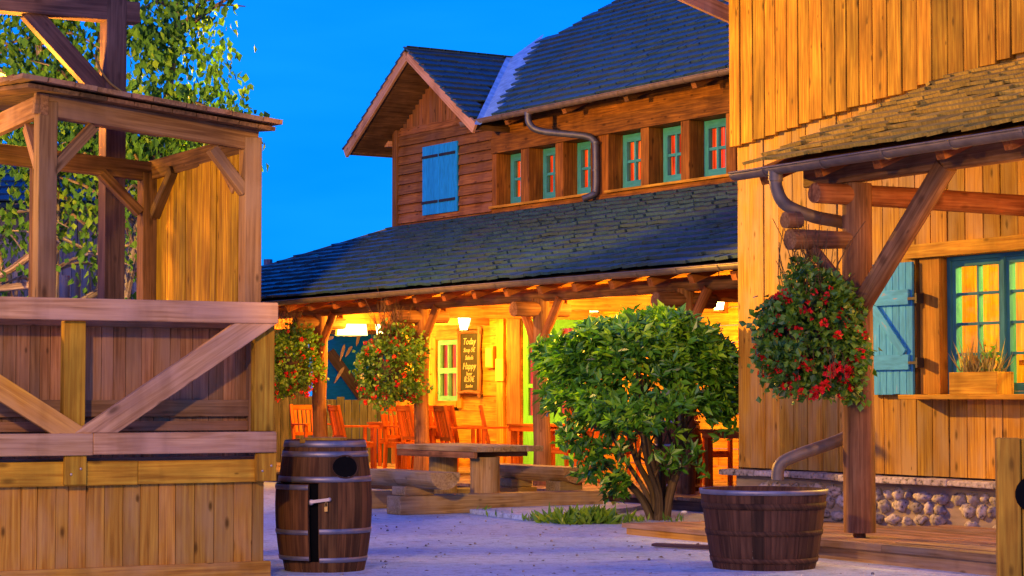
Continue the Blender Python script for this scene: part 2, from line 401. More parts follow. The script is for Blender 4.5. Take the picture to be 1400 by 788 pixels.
    def prism(s, poly, axis, t0, t1, tint=None, grain=0):
        """extrude a polygon given in the two other axes along axis from t0 to t1"""
        n = len(poly); o = s.off(); oth = [k for k in range(3) if k != axis]; vs = []
        for t in (t0, t1):
            for p in poly:
                q = [0, 0, 0]; q[axis] = t; q[oth[0]] = p[0]; q[oth[1]] = p[1]; vs.append(tuple(q))
        gcs = [(o[0]+v[grain], o[1]+v[(grain+1) % 3], o[2]+v[(grain+2) % 3]) for v in vs]
        fs = [tuple(range(n)), tuple(range(2*n-1, n-1, -1))]+[(i, i+n, (i+1) % n+n, (i+1) % n) for i in range(n)]
        s._add(vs, fs, gcs, random.random() if tint is None else tint)
    def poly(s, pts, tint=.5, grain=None):
        o = s.off(); s._add(pts, [tuple(range(len(pts)))], [tuple(o[k]+p[k] for k in range(3)) for p in pts], tint)
    def blob(s, c, rx, ry, rz, seg=10, rings=7, tint=None, noise=0.0):
        c = Vector(c); vs = []; fs = []; o = s.off()
        for i in range(rings+1):
            ph = math.pi*i/rings
            for k in range(seg):
                a = 2*math.pi*k/seg; d = Vector((math.sin(ph)*math.cos(a), math.sin(ph)*math.sin(a), math.cos(ph)))
                q = 1+noise*(mnoise.noise(d*1.7+o)) if noise else 1
                vs.append(c+Vector((d.x*rx*q, d.y*ry*q, d.z*rz*q)))
        for i in range(rings):
            for k in range(seg):
                a, b = i*seg+k, i*seg+(k+1) % seg; fs.append((a, a+seg, b+seg, b))
        s._add(vs, fs, [tuple(v+o) for v in vs], random.random() if tint is None else tint, True)
    def leaves(s, P, D, L, W, tints, fold=.25, nrm=None):
        P = np.asarray(P, float); D = np.asarray(D, float); n = len(P)
        D = D/np.linalg.norm(D, axis=1)[:, None]
        rv = RNG.normal(size=(n, 3)) if nrm is None else np.asarray(nrm)+RNG.normal(size=(n, 3))*.35
        S = np.cross(D, rv); S /= np.linalg.norm(S, axis=1)[:, None]+1e-9
        Nn = np.cross(S, D); L = np.broadcast_to(L, (n,))[:, None]; W = np.broadcast_to(W, (n,))[:, None]
        mid = P+D*L*.48
        V = np.stack([P, mid-S*W/2+Nn*W*fold, P+D*L-Nn*L*.10, mid+S*W/2+Nn*W*fold], 1).reshape(-1, 3)
        base = len(s.v); s.v += [tuple(q) for q in V]; s.gc += [tuple(q) for q in V]
        s.ti += list(np.repeat(np.asarray(tints, float), 4))
        for i in range(n):
            b = base+4*i; s.f += [(b, b+1, b+2), (b, b+2, b+3)]
        s.sm += [False]*(2*n)
    def build(s, name, mat, parent=None, M=None, bevel=0.0, kind=None):
        me = bpy.data.meshes.new(name)
        me.from_pydata([tuple(p) for p in s.v], [], s.f)
        if s.gc:
            a = me.attributes.new('gc', 'FLOAT_VECTOR', 'POINT'); a.data.foreach_set('vector', np.asarray(s.gc, float).ravel())
            t = me.attributes.new('tint', 'FLOAT', 'POINT'); t.data.foreach_set('value', np.asarray(s.ti, float))
            me.polygons.foreach_set('use_smooth', s.sm)
        me.materials.append(MATS[mat]); me.update()
        o = bpy.data.objects.new(name, me); COL.objects.link(o)
        if parent: o.parent = parent
        if M is not None: o.matrix_local = M
        if bevel:
            bv = o.modifiers.new('bevel', 'BEVEL'); bv.width = bevel; bv.segments = 2; bv.limit_method = 'ANGLE'
        if kind: o['kind'] = kind
        return o

def tag(o, label=None, cat=None, group=None, kind=None):
    if label: o['label'] = label
    if cat: o['category'] = cat
    if group: o['group'] = group
    if kind: o['kind'] = kind
    return o
def thing(name, label, cat, M, group=None):
    o = bpy.data.objects.new(name, None); COL.objects.link(o); o.matrix_world = M; o.empty_display_size = .2
    return tag(o, label, cat, group)
def copy_tree(o, parent=None):
    c = o.copy(); COL.objects.link(c)
    if parent: c.parent = parent
    for ch in list(o.children): copy_tree(ch, c)
    return c

def boards_h(mb, x0, x1, z0, z1, h, y, t, openings=(), lap=.012, seglen=3.2):
    """horizontal boards on the plane y (outer face towards -y), cut round openings (x0,x1,z0,z1)"""
    z = z0
    while z < z1-.01:
        zt = min(z+h*random.uniform(.92, 1.08), z1)
        spans = [(x0, x1)]
        for (a, b, c, d) in openings:
            if zt > c+.001 and z < d-.001:
                spans = [q for (p, r_) in spans for q in ((p, min(r_, a)), (max(p, b), r_)) if q[1]-q[0] > .02]
        for (p, q) in spans:
            a = p
            while a < q-.02:
                e = min(q, a+random.uniform(.6, 1.1)*seglen)
                if q-e < .4: e = q
                jy = random.uniform(-.004, .004); o = mb.off(); ti = random.random()
                vs = [(a+.001, y-t+lap+jy, zt-.004), (e-.001, y-t+lap+jy, zt-.004), (e-.001, y-t+jy, z), (a+.001, y-t+jy, z),
                      (a+.001, y, zt-.004), (e-.001, y, zt-.004), (e-.001, y, z), (a+.001, y, z)]
                mb._add(vs, [(0, 3, 2, 1), (4, 5, 6, 7), (0, 1, 5, 4), (3, 7, 6, 2), (0, 4, 7, 3), (1, 2, 6, 5)],
                        [(o[0]+v[0], o[1]+v[2]-z, o[2]+v[1]) for v in vs], ti)
                a = e
        z = zt

def shingles(mb, O, U, S, u0, u1, L, expo, width, thick, keep, rough=.010, skip=0.0, over=1.25):
    """courses of single shingles on the plane O + U*u + S*s, laid from the eave (s=0) up"""
    O, U, S = Vector(O), Vector(U).normalized(), Vector(S).normalized(); Nn = U.cross(S).normalized()
    if Nn.z < 0: Nn = -Nn
    s_ = 0.0; row = 0
    while s_ < L:
        u = u0+random.uniform(0, width)-width
        while u < u1:
            w = width*random.uniform(.6, 1.3)
            if keep(u+w/2, s_+expo*.5) and random.random() >= skip:
                ln = expo*over; so = random.uniform(-rough, rough)*1.6; lift = thick*1.5+random.uniform(0, rough*.6)
                a, b = max(u+.003, u0), min(u+w-.003, u1)
                if b-a > .02:
                    tl = random.uniform(-rough, rough)*.5; o = mb.off(); vs = []; gcs = []
                    for (uu, ss, hh) in ((a, s_+so, lift+tl), (b, s_+so+tl, lift-tl), (b, s_+ln, thick*.4), (a, s_+ln, thick*.4)):
                        vs.append(O+U*uu+S*ss+Nn*hh)
                    for (uu, ss, hh) in ((a, s_+so, lift+tl-thick), (b, s_+so+tl, lift-tl-thick), (b, s_+ln, -thick*.4), (a, s_+ln, -thick*.4)):
                        vs.append(O+U*uu+S*ss+Nn*hh)
                    gcs = [(o[0]+((v-O).dot(S)), o[1]+(v-O).dot(U), o[2]) for v in vs]
                    mb._add(vs, [(0, 1, 2, 3), (0, 4, 5, 1), (1, 5, 6, 2), (3, 7, 4, 0)], gcs, random.random())
            u += w
        s_ += expo*random.uniform(.97, 1.03); row += 1

def gutter(mb, p0, p1, r):
    p0, p1 = Vector(p0), Vector(p1); t = (p1-p0).normalized(); side = t.cross(Vector((0, 0, 1))).normalized()
    n = 8; vs = []; fs = []
    for p in (p0, p1):
        for rr in (r, r*.9):
            for k in range(n+1):
                a = math.pi+math.pi*k/n; vs.append(p+side*(rr*math.cos(a))+Vector((0, 0, rr*math.sin(a))))
    m = n+1
    for k in range(n):
        fs += [(k, k+1, 2*m+k+1, 2*m+k), (m+k, 3*m+k, 3*m+k+1, m+k+1)]
    fs += [(0, 2*m, 3*m, m), (n, m+n, 3*m+n, 2*m+n)]
    mb._add(vs, fs, vs, .5, True)
    for p in (p0, p1):
        ring = [p+side*(r*math.cos(math.pi+math.pi*k/n))+Vector((0, 0, r*math.sin(math.pi+math.pi*k/n))) for k in range(m)]
        mb._add(ring, [tuple(range(m))], ring, .5)
    for e in (-1, 1):      # rolled lip
        mb.tube([p0+side*(r*e), p1+side*(r*e)], .009, 6)
    L = (p1-p0).length; d = .45
    while d < L:           # strap brackets
        q = p0+t*d; pts = [q+side*((r+.004)*math.cos(math.pi+math.pi*k/n))+Vector((0, 0, (r+.004)*math.sin(math.pi+math.pi*k/n))) for k in range(m)]
        for i in range(len(pts)-1): mb.beam(pts[i], pts[i+1], .03, .006, up=(pts[i]-q))
        d += .75

def smooth_path(pts, n=6):
    P = [Vector(p) for p in pts]; out = []
    for i in range(len(P)-1):
        p0, p1, p2, p3 = P[max(i-1, 0)], P[i], P[i+1], P[min(i+2, len(P)-1)]
        for k in range(n):
            t = k/n; out.append(.5*((2*p1)+(p2-p0)*t+(2*p0-5*p1+4*p2-p3)*t*t+(3*p1-p0-3*p2+p3)*t**3))
    return out+[P[-1]]

# ================================================================== ground
g = MB(); g.poly([(-250, -60, 0), (250, -60, 0), (250, 400, 0), (-250, 400, 0)]); g.build('ground', 'ground_concrete', kind='structure')
def slab(name, pts, z0, z1, mat, kind='structure'):
    m = MB(); n = len(pts); vs = [(*p, z0) for p in pts]+[(*p, z1) for p in pts]
    m._add(vs, [tuple(range(n, 2*n))]+[(i, (i+1) % n, (i+1) % n+n, i+n) for i in range(n)], vs, .6)
    return m.build(name, mat, kind=kind, bevel=.01)
slab('path', [(-.46, 23.75), (.16, 22.35), (.75, 23.0), (1.32, 24.2), (1.62, 25.2), (.8, 25.7), (.35, 24.6)], .002, .05, 'ground_concrete')

# ================================================================== the ranch house
house = thing('ranch_house', 'two-storey log and plank ranch house with blue slate roofs and a lantern-lit porch', 'house', FH)
UL, UR, WW = -8.92, 5.6, 3.0
PS, PE = 0.39, -0.55                       # porch roof slope, eave line
pz = lambda w: 2.70+PS*(w-PE)
mz = lambda w: 5.55+.70*(w-2.45)           # main roof
gz = lambda u: 6.85-.68*abs(u+7.4)         # cross gable
# ground floor wall
win_g = (-7.52, -6.86, 1.20, 2.18); dr = (-5.02, -3.30, .15, 2.45)
m = MB(); boards_h(m, UL, UR, .12, 4.0, .235, WW, .055, [win_g, dr], lap=.006); m.box(UL, UL+.09, WW, 9, .1, 5.7); m.box(UR-.1, UR, WW+.01, 9, .1, 5.7)
m.build('wall', 'siding_porch', house)
m = MB()
for a, b, t in ((UL-.03, UL+.17, .10), (-5.66, -5.46, .10), (-5.40, -5.03, .075), (-3.29, -3.05, .075)):
    m = MB(); m.box(a, b, WW-t, WW+.02, .14, 3.9); m.build('wall_post', 'beam_orange' if a > -5.6 or a < -8 else 'siding_porch', house, bevel=.006)
m = MB(); m.box(-5.028, -3.292, WW-.08, WW+.02, 2.46, 2.66); m.build('door_lintel', 'beam_orange', house, bevel=.006)
# ground-floor window
f = MB()
for (a, b, c, d) in ((-7.52, -7.44, 1.2, 2.18), (-6.94, -6.86, 1.2, 2.18), (-7.44, -6.94, 1.2, 1.28), (-7.44, -6.94, 2.1, 2.18), (-7.44, -6.94, 1.64, 1.73), (-7.205, -7.175, 1.28, 1.64), (-7.205, -7.175, 1.73, 2.1)):
    f.box(a, b, WW-.05, WW+.03, c, d)
wf = f.build('window', 'sash_green', house)
c_ = MB(); c_.box(-7.95, -7.53, WW-.085, WW+.02, 1.08, 2.22); c_.box(-6.855, -6.74, WW-.085, WW+.02, 1.08, 2.3); c_.box(-7.52, -6.86, WW-.085, WW+.02, 2.185, 2.34); c_.box(-7.52, -6.86, WW-.10, WW+.02, 1.1, 1.195)
c_.build('casing', 'siding_porch', wf, bevel=.005)
p = MB(); p.poly([(-7.44, WW+.0, 1.28), (-6.94, WW, 1.28), (-6.94, WW, 2.1), (-7.44, WW, 2.1)]); p.build('pane', 'window_glass', wf)
def curtain(name, parent, x0, x1, y, z0, z1, folds=6, amp=.02, gap=None):
    m = MB(); segs = [(x0, x1)] if gap is None else [(x0, gap[0]), (gap[1], x1)]
    for (a, b) in segs:
        n = folds*6; vs = []; o = m.off()
        for i in range(n+1):
            x = a+(b-a)*i/n; yy = y+amp*math.sin(2*math.pi*i/6+o[0])
            vs += [(x, yy, z0), (x, yy, z1)]
        m._add(vs, [(2*i, 2*i+2, 2*i+3, 2*i+1) for i in range(n)], [(o[0]+v[2], o[1]+v[0], o[2]) for v in vs], .5, True)
    return m.build(name, 'curtain_lit', parent)
curtain('curtain', wf, -7.70, -6.92, WW+.08, 1.2, 2.18, 5)
# double door
for (a, b) in ((-5.0, -4.16), (-4.14, -3.31)):
    d = MB(); lo, hi = .17, 2.44
    d.box(a, a+.13, WW-.03, WW+.02, lo, hi); d.box(b-.13, b, WW-.03, WW+.02, lo, hi); d.box(a+.13, b-.13, WW-.03, WW+.02, hi-.16, hi)
    d.box(a+.13, b-.13, WW-.028, WW+.02, lo, .98); d.box(a+.13, b-.13, WW-.03, WW+.02, 1.40, 1.46); d.box(a+.13, b-.13, WW-.03, WW+.02, 1.84, 1.90)
    do = d.build('door', 'door_green', house)
    p = MB(); p.poly([(a+.13, WW-.01, .98), (b-.13, WW-.01, .98), (b-.13, WW-.01, hi-.16), (a+.13, WW-.01, hi-.16)]); p.build('pane', 'window_glass', do)
    curtain('curtain', do, a-.02, b-.12, WW+.06, .97, hi-.14, 5)
# upper storey: lap siding, window band
band = (-5.74, .22, 4.20, 5.06)
m = MB(); boards_h(m, UL+.09, -5.86, 4.0, 5.78, .158, WW, .065, (), lap=.045, seglen=2.6)
m.build('siding', 'siding_brown', house)
m = MB()
m.box(UL-.05, UL+.09, WW-.09, WW+.06, 3.95, 5.74)
m.build('corner_post', 'siding_brown', house, bevel=.008)
m = MB()
boards_h(m, -5.86, UR, 5.33, 5.86, .27, WW, .05, (), lap=.006, seglen=3.5)
m.box(-5.86, UR, WW-.075, WW+.3, 5.06, 5.325); m.box(-5.86, UR, WW-.05, WW+.3, 3.98, 4.195)
m.box(-3.13, -2.72, WW-.02, WW+.3, 4.2, 5.06)
m.box(.24, UR, WW-.02, WW+.3, 4.2, 5.06)
m.build('window_band', 'siding_amber', house)
opens = [(-5.72, -5.03), (-4.80, -4.08), (-3.87, -3.15), (-2.70, -1.91), (-1.72, -.97), (-.78, .03)]
m = MB()
for a, b in ((-5.86, -5.73), (-5.03, -4.80), (-4.08, -3.87), (-3.15, -3.135), (-2.715, -2.70), (-1.91, -1.72), (-.97, -.78), (.03, .235)):
    m = MB(); m.box(a, b, WW-.055, WW+.3, 4.2, 5.055); m.build('mullion', 'siding_amber', house, bevel=.006)
m = MB()
for a, b in ((-5.88, -3.10), (-2.74, .25)):
    m = MB(); m.box(a, b, WW-.11, WW+.3, 4.197, 4.235); m.build('window_ledge', 'timber_fresh', house, bevel=.005)
for i, (a, b) in enumerate(opens):
    f = MB(); y0, y1 = WW+.20, WW+.27; lo, hi = 4.245, 5.05; a2 = a+.004; b2 = min(b-.004, a2+.57)
    f.box(a2, a2+.10, y0, y1, lo, hi); f.box(b2-.10, b2, y0, y1, lo, hi); f.box(a2+.1, b2-.1, y0, y1, lo, lo+.13); f.box(a2+.1, b2-.1, y0, y1, hi-.11, hi)
    c = (a2+b2)/2; f.box(c-.022, c+.022, y0+.01, y1-.01, lo+.13, hi-.11); zc = (lo+hi)/2+.01
    for (q, r_) in ((a2+.1, c-.022), (c+.022, b2-.1)): f.box(q, r_, y0+.012, y1-.012, zc-.02, zc+.02)
    f.box(b2+.002, b-.003, y0+.02, y1-.005, lo, hi)
    wf = f.build('window', 'sash_teal', house)
    p = MB(); p.poly([(a2+.1, y0+.04, lo+.13), (b2-.1, y0+.04, lo+.13), (b2-.1, y0+.04, hi-.11), (a2+.1, y0+.04, hi-.11)]); p.build('pane', 'window_glass', wf)
    curtain('curtain', wf, a2-.10, b2-.06, y1+.05, lo+.05, hi-.05, 4, gap=None)
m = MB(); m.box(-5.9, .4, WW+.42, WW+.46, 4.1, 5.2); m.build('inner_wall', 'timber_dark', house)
# gable
m = MB(); u = UL-.0
while u < -5.6:
    w = random.uniform(.085, .12)
    m.box(u+.004, u+w-.004, WW-random.uniform(.018, .03), WW+.02, 5.62+random.uniform(0, .03), gz(u+w/2)-.16); u += w
m.build('gable_boards', 'siding_brown', house)
m = MB(); m.box(UL-.02, -5.8, WW-.04, WW+.01, 5.58, 5.65); m.build('gable_beam', 'siding_brown', house, bevel=.006)
WB = 2.30
# gable roof slabs (deck), barge boards
m = MB()
for s_ in (-1, 1):
    uf = -7.4+s_*2.05; poly = [(-7.4, 6.82), (uf, 6.82-.68*2.05), (uf, 6.74-.68*2.05), (-7.4, 6.72)]
    m.prism(poly, 1, WB+.02, 5.0 if s_ > 0 else 4.6, grain=1)
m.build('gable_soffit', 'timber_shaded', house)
m = MB()
for s_ in (-1, 1):
    m.beam((-7.4+s_*.02, WB, 6.77), (-7.4+s_*2.08, WB, 6.77-.68*2.06), .05, .17, up=(0, 0, 1))
m.build('barge_board', 'timber_weathered', house, bevel=.006)
m = MB(); m.beam((-9.42, WB+.05, 5.44), (-9.42, 5.0, 5.44), .05, .12); m.beam((-9.15, WB+.6, 5.55), (-9.15, 4.5, 5.55), .12, .12)
m.build('eave_board', 'timber_weathered', house)
val = lambda u: 2.45+(gz(u)-5.55)/.70
sl = math.sqrt(1+.68**2)
m = MB()
for s_ in (1, -1):
    O = (-7.4+s_*2.12, 0, 6.86-.68*2.12); S = (-s_, 0, .68); U = (0, 1, 0)
    shingles(m, O, U, S, WB-.04, 5.2, 2.14*sl, .20, .30, .030, (lambda w, t, s_=s_: w < val(-7.4+s_*(2.12-t/sl))-.02) if s_ > 0 else (lambda w, t: w < 4.5))
m.beam((-7.4, WB-.03, 6.875), (-7.4, 4.1, 6.875), .11, .02)
m.build('gable_roof', 'slate_blue', house)
# valley flashing
a = Vector((-5.32, val(-5.32), gz(-5.32)+.02)); b = Vector((-7.36, val(-7.36), gz(-7.36)+.02))
m = MB()
dm = Vector((0, .64, .70*.64)); nz_ = Vector((0, 0, .05)); dg = Vector((0, -.10, .0))
a2 = a+Vector((.16, 0, -.10))
m.poly([a2+nz_, a2+dm+nz_, b+dm+nz_, b+nz_]); m.poly([a2+nz_, b+nz_, b+dg+nz_, a2+dg+nz_])
m.build('valley_flashing', 'zinc_flashing', house)
# main roof
smn = math.sqrt(1+.7**2)
m = MB()
shingles(m, (0, 2.36, mz(2.36)+.02), (1, 0, 0), (0, 1, .70), -9.4, UR, 6.9*smn, .215, .24, .034,
         lambda u, t: (lambda w: (w-2.40 <= (u+9.4)) and (u > -4.85 or (u > -7.5 and w > val(u)+.57)))(2.36+t/smn))
m.build('main_roof', 'slate_blue', house)
m = MB(); r0 = -9.4+6.9
V = [(-9.4, 2.45, 5.5), (UR, 2.45, 5.5), (UR, 9.3, mz(9.3)-.06), (r0, 9.3, mz(9.3)-.06), (UR, 16, 5.5), (-9.4, 16, 5.5)]
m.poly([(-5.1, 2.45, 5.5), V[1], V[2], V[3], (-7.35, 4.5, mz(4.5)-.06)]); m.poly([V[5], (-9.4, 4.6, 5.5), (-7.35, 4.5, mz(4.5)-.06), V[3]]); m.poly([V[4], V[5], V[3], V[2]])
# soffit
m.poly([(-5.4, 2.45, 5.47), (UR, 2.45, 5.47), (UR, 3.0, 5.80), (-5.4, 3.0, 5.80)])
m.build('roof_deck', 'timber_shaded', house)
for u in np.arange(-4.75, UR, 1.55):
    m = MB(); m.beam((u, 2.5, 5.44), (u, 3.0, 5.66), .10, .13); m.build('rafter', 'siding_brown', house)
m = MB(); gutter(m, (-5.78, 2.36, 5.50), (UR, 2.36, 5.50), .065); m.build('gutter', 'zinc', house)
m = MB(); pth = smooth_path([(-3.92, 2.36, 5.46), (-3.92, 2.38, 5.30), (-3.78, 2.50, 5.18), (-3.16, 2.82, 5.07), (-2.99, 2.90, 4.98), (-2.95, 2.90, 4.80), (-2.95, 2.90, 4.28), (-2.96, 2.85, 4.19), (-3.03, 2.72, 4.13)], 5)
m.tube(pth, .05, 12)
for z in (4.95, 4.55): m.tube([(-2.95, 2.90, z-.015), (-2.95, 2.90, z+.015)], .056, 12)
m.tube([(-3.92, 2.36, 5.42), (-3.92, 2.36, 5.48)], .058, 12)
m.build('downpipe', 'zinc_blue', house)
# blue shutters
for (a, b) in ((-7.97, -7.42), (-7.415, -6.87)):
    m = MB(); n = 4
    for k in range(n): m.box(a+(b-a)*k/n+.002, a+(b-a)*(k+1)/n-.002, WW-.085, WW-.055, 4.24, 5.37)
    so = m.build('shutter', 'shutter_azure', house, bevel=.003)
    for z in (4.42, 5.17):
        m = MB(); m.box(a-.01, b-.05, WW-.096, WW-.086, z, z+.045); m.build('hinge_strap', 'iron_dark', so)
# porch roof
sp = math.sqrt(1+PS*PS); hipu = lambda w: -8.92-(3.0-w)
m = MB()
shingles(m, (0, PE-.02, pz(PE)+.02), (1, 0, 0), (0, 1, PS), -12.6, UR, (3.0-PE)*sp, .24, .25, .036, lambda u, t: u > hipu(PE+t/sp)-.02, rough=.016)
m.beam((-12.45, PE, pz(PE)+.045), (-8.95, 2.95, pz(2.95)+.045), .16, .025)
m.build('porch_roof', 'slate_blue', house)
m = MB()
z0 = -.03
m.poly([(-12.5, PE, pz(PE)+z0), (UR, PE, pz(PE)+z0), (UR, 3.0, pz(3.0)+z0), (-8.92, 3.0, pz(3)+z0)])
m.poly([(-12.5, PE, pz(PE)+z0), (-8.92, 3, pz(3)+z0), (-8.92, 9, pz(3)+z0), (-12.5, 9, pz(PE)+z0)])
m.build('roof_underlay', 'timber_dark', house)
m = MB(); w = PE+.12
while w < 2.98:
    m.beam((max(hipu(w)+.15, -12.2), w, pz(w)-.07), (UR-.05, w, pz(w)-.07), .165, .022, up=(0, -PS, 1)); w += .172
m.build('porch_ceiling', 'siding_porch', house)
for u in np.arange(-11.4, UR, .76):
    w1 = min(2.95, 3.0-max(0, -8.8-u)); m = MB(); m.beam((u, PE+.02, pz(PE)-.14), (u, w1, pz(w1)-.14), .09, .10); m.build('porch_rafter', 'beam_orange', house)
m = MB(); gutter(m, (-12.5, PE-.06, pz(PE)-.02), (UR, PE-.06, pz(PE)-.02), .062); m.build('porch_gutter', 'zinc', house)
m = MB(); m.tube([(u, 0+.02*math.sin(u*2), 2.545) for u in np.arange(-12, UR, .5)], .085, 10, wob=.05); m.build('eave_log', 'log_brown', house)
posts_u = [-9.0, -6.0, -3.0, 0.0, 3.0]
for u in posts_u:
    m = MB(); rr = random.uniform(.10, .115)
    m.tube([(u, 0, .15), (u+.012, .01, .6), (u-.01, 0, 1.2), (u+.008, .008, 1.8), (u, 0, 2.50)], [rr*1.06, rr, rr*.97, rr*.98, rr], 14, wob=.05)
    po = m.build('porch_post', 'log_brown', house)
    for s_ in (-1, 1):
        b = MB(); b.tube([(u+s_*.04, -.03, 1.80), (u+s_*.20, -.035, 2.12), (u+s_*.47, -.02, 2.50)], [.06, .058, .06], 10, wob=.05); b.build('brace', 'log_red', po)
    b = MB(); b.tube([(u, -.42, 2.36), (u, .4, 2.37)], .095, 12, wob=.04); b.build('beam_end', 'log_brown', po)
    b = MB(); b.beam((u, .35, 2.46), (u, 2.95, 2.48), .13, .20); b.build('tie_beam', 'beam_orange', po, bevel=.006)
# second arm: bracket for the hanging flowers
for u in (-6.0, -3.0):
    m = MB(); m.tube([(u, -.02, 2.20), (u, -.62, 2.20)], .055, 10, wob=.04); m.tube([(u, -.06, 1.80), (u, -.40, 2.17)], .035, 8, wob=.04)
    m.build('basket_bracket', 'log_red', house)
# porch floor
m = MB(); u = -12.3
while u < UR:
    m.box(u+.004, u+.136, -.55+random.uniform(-.02, .02), 2.95, .115, .15+random.uniform(-.003, .003)); u += .14
deck = m.build('porch_floor', 'deck_board', None, M=FH, kind='structure')
m = MB(); m.box(-12.3, UR, -.50, -.46, .0, .113); fa = m.build('fascia', 'timber_dark', deck)

# ================================================================== the board-clad house on the right
shop = thing('board_clad_house', 'tall house clad in vertical amber pine boards with a small shingled canopy and stone plinth', 'house', FR)
CU, SU, SW = -4.20, 4.2, 1.85              # corner, far end, wall plane
rz = lambda w: 3.14+.405*(w+.42)           # canopy roof
wo = (-1.40, 1.00, 1.275, 2.49)
step = lambda u: 3.775+.088*(u-CU)
m = MB(); u = CU
while u < SU:
    w = .224*random.uniform(.93, 1.07); t = random.uniform(.02, .032)
    for (za, zb) in (((.56, 1.235), (2.615, 4.3)) if (wo[0]-.05 < u+w/2 < wo[1]+.05) else ((.56, 4.3),)):
        m.box(u+.007, u+w-.007, SW-t, SW+.02, za, zb)
    u += w
m.build('wall', 'pine_amber_old', shop)
m = MB(); u = CU-.045
while u < SU:
    w = .195*random.uniform(.86, 1.1); zb = step(u)+random.uniform(-.012, .012)
    m.box(u+.006, u+w-.008, SW-.075-random.uniform(0, .014), SW-.034, zb, 7.6)
    u += w
m.build('upper_cladding', 'pine_amber', shop, bevel=.004)
m = MB(); m.box(CU+.01, CU+.06, SW+.03, 8, .1, 7.6); m.box(SU-.05, SU, SW+.03, 8, .1, 7.6); m.box(CU+.05, SU-.05, 7.9, 8, .1, 7.6)
m.box(CU+.06, wo[0]-.02, SW+.022, SW+.06, .1, 7.6); m.box(wo[1]+.02, SU-.05, SW+.022, SW+.06, .1, 7.6); m.box(wo[0]-.02, wo[1]+.02, SW+.022, SW+.06, .1, 1.24); m.box(wo[0]-.02, wo[1]+.02, SW+.022, SW+.06, 2.61, 7.6)
m.build('wall_core', 'timber_dark', shop)
m = MB(); m.beam((CU-.40, 1.2, 5.42), (CU-.40, 4.5, 4.46), .05, .16); m.beam((CU-.20, 1.2, 5.55), (CU-.20, 4.5, 4.6), .36, .03)
m.build('roof_edge', 'timber_weathered', shop)
# stone plinth
m = MB(); m.box(CU, SU, SW-.05, SW+.02, .0, .475); m.build('plinth', 'mortar', shop)
m = MB()
for row, (zc, hh) in enumerate(((.165, .05), (.275, .062), (.385, .06))):
    u = CU+.05+.06*row
    while u < 1.7:
        rx = random.uniform(.05, .125)
        if random.random() < .86: m.blob((u+rx, SW-.055, zc+random.uniform(-.018, .018)), rx*.93, random.uniform(.035, .06), hh*random.uniform(.75, 1.05), 14, 9, noise=.45)
        u += 2*rx+random.uniform(.0, .03)
m.build('plinth_stones', 'field_stone', shop)
m = MB(); u = CU-.12
while u < SU:
    w = random.uniform(.35, .7); m.box(u, u+w-.006, SW-.20+random.uniform(-.02, .015), SW-.0, .485, .545+random.uniform(-.008, .008), jit=.006); u += w
m.build('plinth_ledge', 'field_stone', shop, bevel=.012)
# window
f = MB()
y0, y1 = SW+.065, SW+.135
def sash(f, a, b, lo, hi):
    f.box(a, a+.045, y0, y1, lo, hi); f.box(b-.045, b, y0, y1, lo, hi); f.box(a+.045, b-.045, y0, y1, lo, lo+.07); f.box(a+.045, b-.045, y0, y1, hi-.05, hi)
    c = (a+b)/2; f.box(c-.012, c+.012, y0+.01, y1-.01, lo+.07, hi-.05)
    for z in (1.628, 1.892, 2.155):
        for (q, r_) in ((a+.045, c-.012), (c+.012, b-.045)): f.box(q, r_, y0+.012, y1-.012, z-.012, z+.012)
f.box(-1.13, -1.085, y0-.02, y1+.01, 1.28, 2.485); f.box(.98, 1.0, y0-.02, y1, 1.28, 2.485); f.box(-1.085, .98, y0-.02, y1, 2.45, 2.485); f.box(-1.085, .98, y0-.02, y1, 1.28, 1.305)
sash(f, -1.083, -.445, 1.307, 2.448); sash(f, -.40, .24, 1.307, 2.448); sash(f, .27, .94, 1.307, 2.448)
f.box(-.443, -.402, y0-.02, y1, 1.307, 2.448)
wf = f.build('window', 'sash_blue', shop)
p = MB(); p.poly([(-1.08, y0+.035, 1.31), (.97, y0+.035, 1.31), (.97, y0+.035, 2.44), (-1.08, y0+.035, 2.44)]); p.build('pane', 'window_glass', wf)
m = MB(); m.box(-1.40, -1.135, SW-.04, SW+.06, 1.28, 2.485); m.build('jamb', 'siding_porch', wf, bevel=.004)
m = MB(); m.box(-1.56, 1.2, SW-.085, SW+.15, 2.488, 2.612); m.build('lintel', 'timber_fresh', wf, bevel=.005)
m = MB(); m.box(-1.47, 1.2, SW-.24, SW+.22, 1.235, 1.277); m.build('sill', 'timber_fresh', wf, bevel=.006)
# room behind the glass
m = MB()
rw = SW+2.3
for k in range(20): m.box(-2.6+k*.21, -2.6+k*.21+.204, rw, rw+.03, .5, 3.2)
m.box(-2.6, -2.57, SW+.1, rw, .5, 3.2, tint=.5); m.box(1.7, 1.73, SW+.1, rw, .5, 3.2, tint=.5); m.box(-2.6, 1.73, SW+.08, rw, 3.2, 3.23); m.box(-2.6, 1.73, SW+.08, rw, .47, .5)
m.build('room_lining', 'siding_porch', shop)
m = MB()
for z in (1.2, 1.62, 2.04, 2.42): m.box(-.6, .9, rw-.36, rw-.01, z, z+.04)
for x in (-.6, .15, .9): m.box(x-.02, x+.02, rw-.365, rw-.01, .5, 2.6)
for k in range(12):
    z = random.choice((1.24, 1.66, 2.08)); x = random.uniform(-.5, .8); h = random.uniform(.12, .3); m.box(x, x+random.uniform(.06, .16), rw-.3, rw-.12, z+.001, z+h)
m.build('shelf_unit', 'beam_orange', shop)
m = MB(); m.box(-1.6, -.9, rw-.9, rw-.4, .5, 1.55); m.box(-1.65, -.85, rw-.95, rw-.35, 1.552, 1.6); m.build('counter', 'timber_fresh', shop)
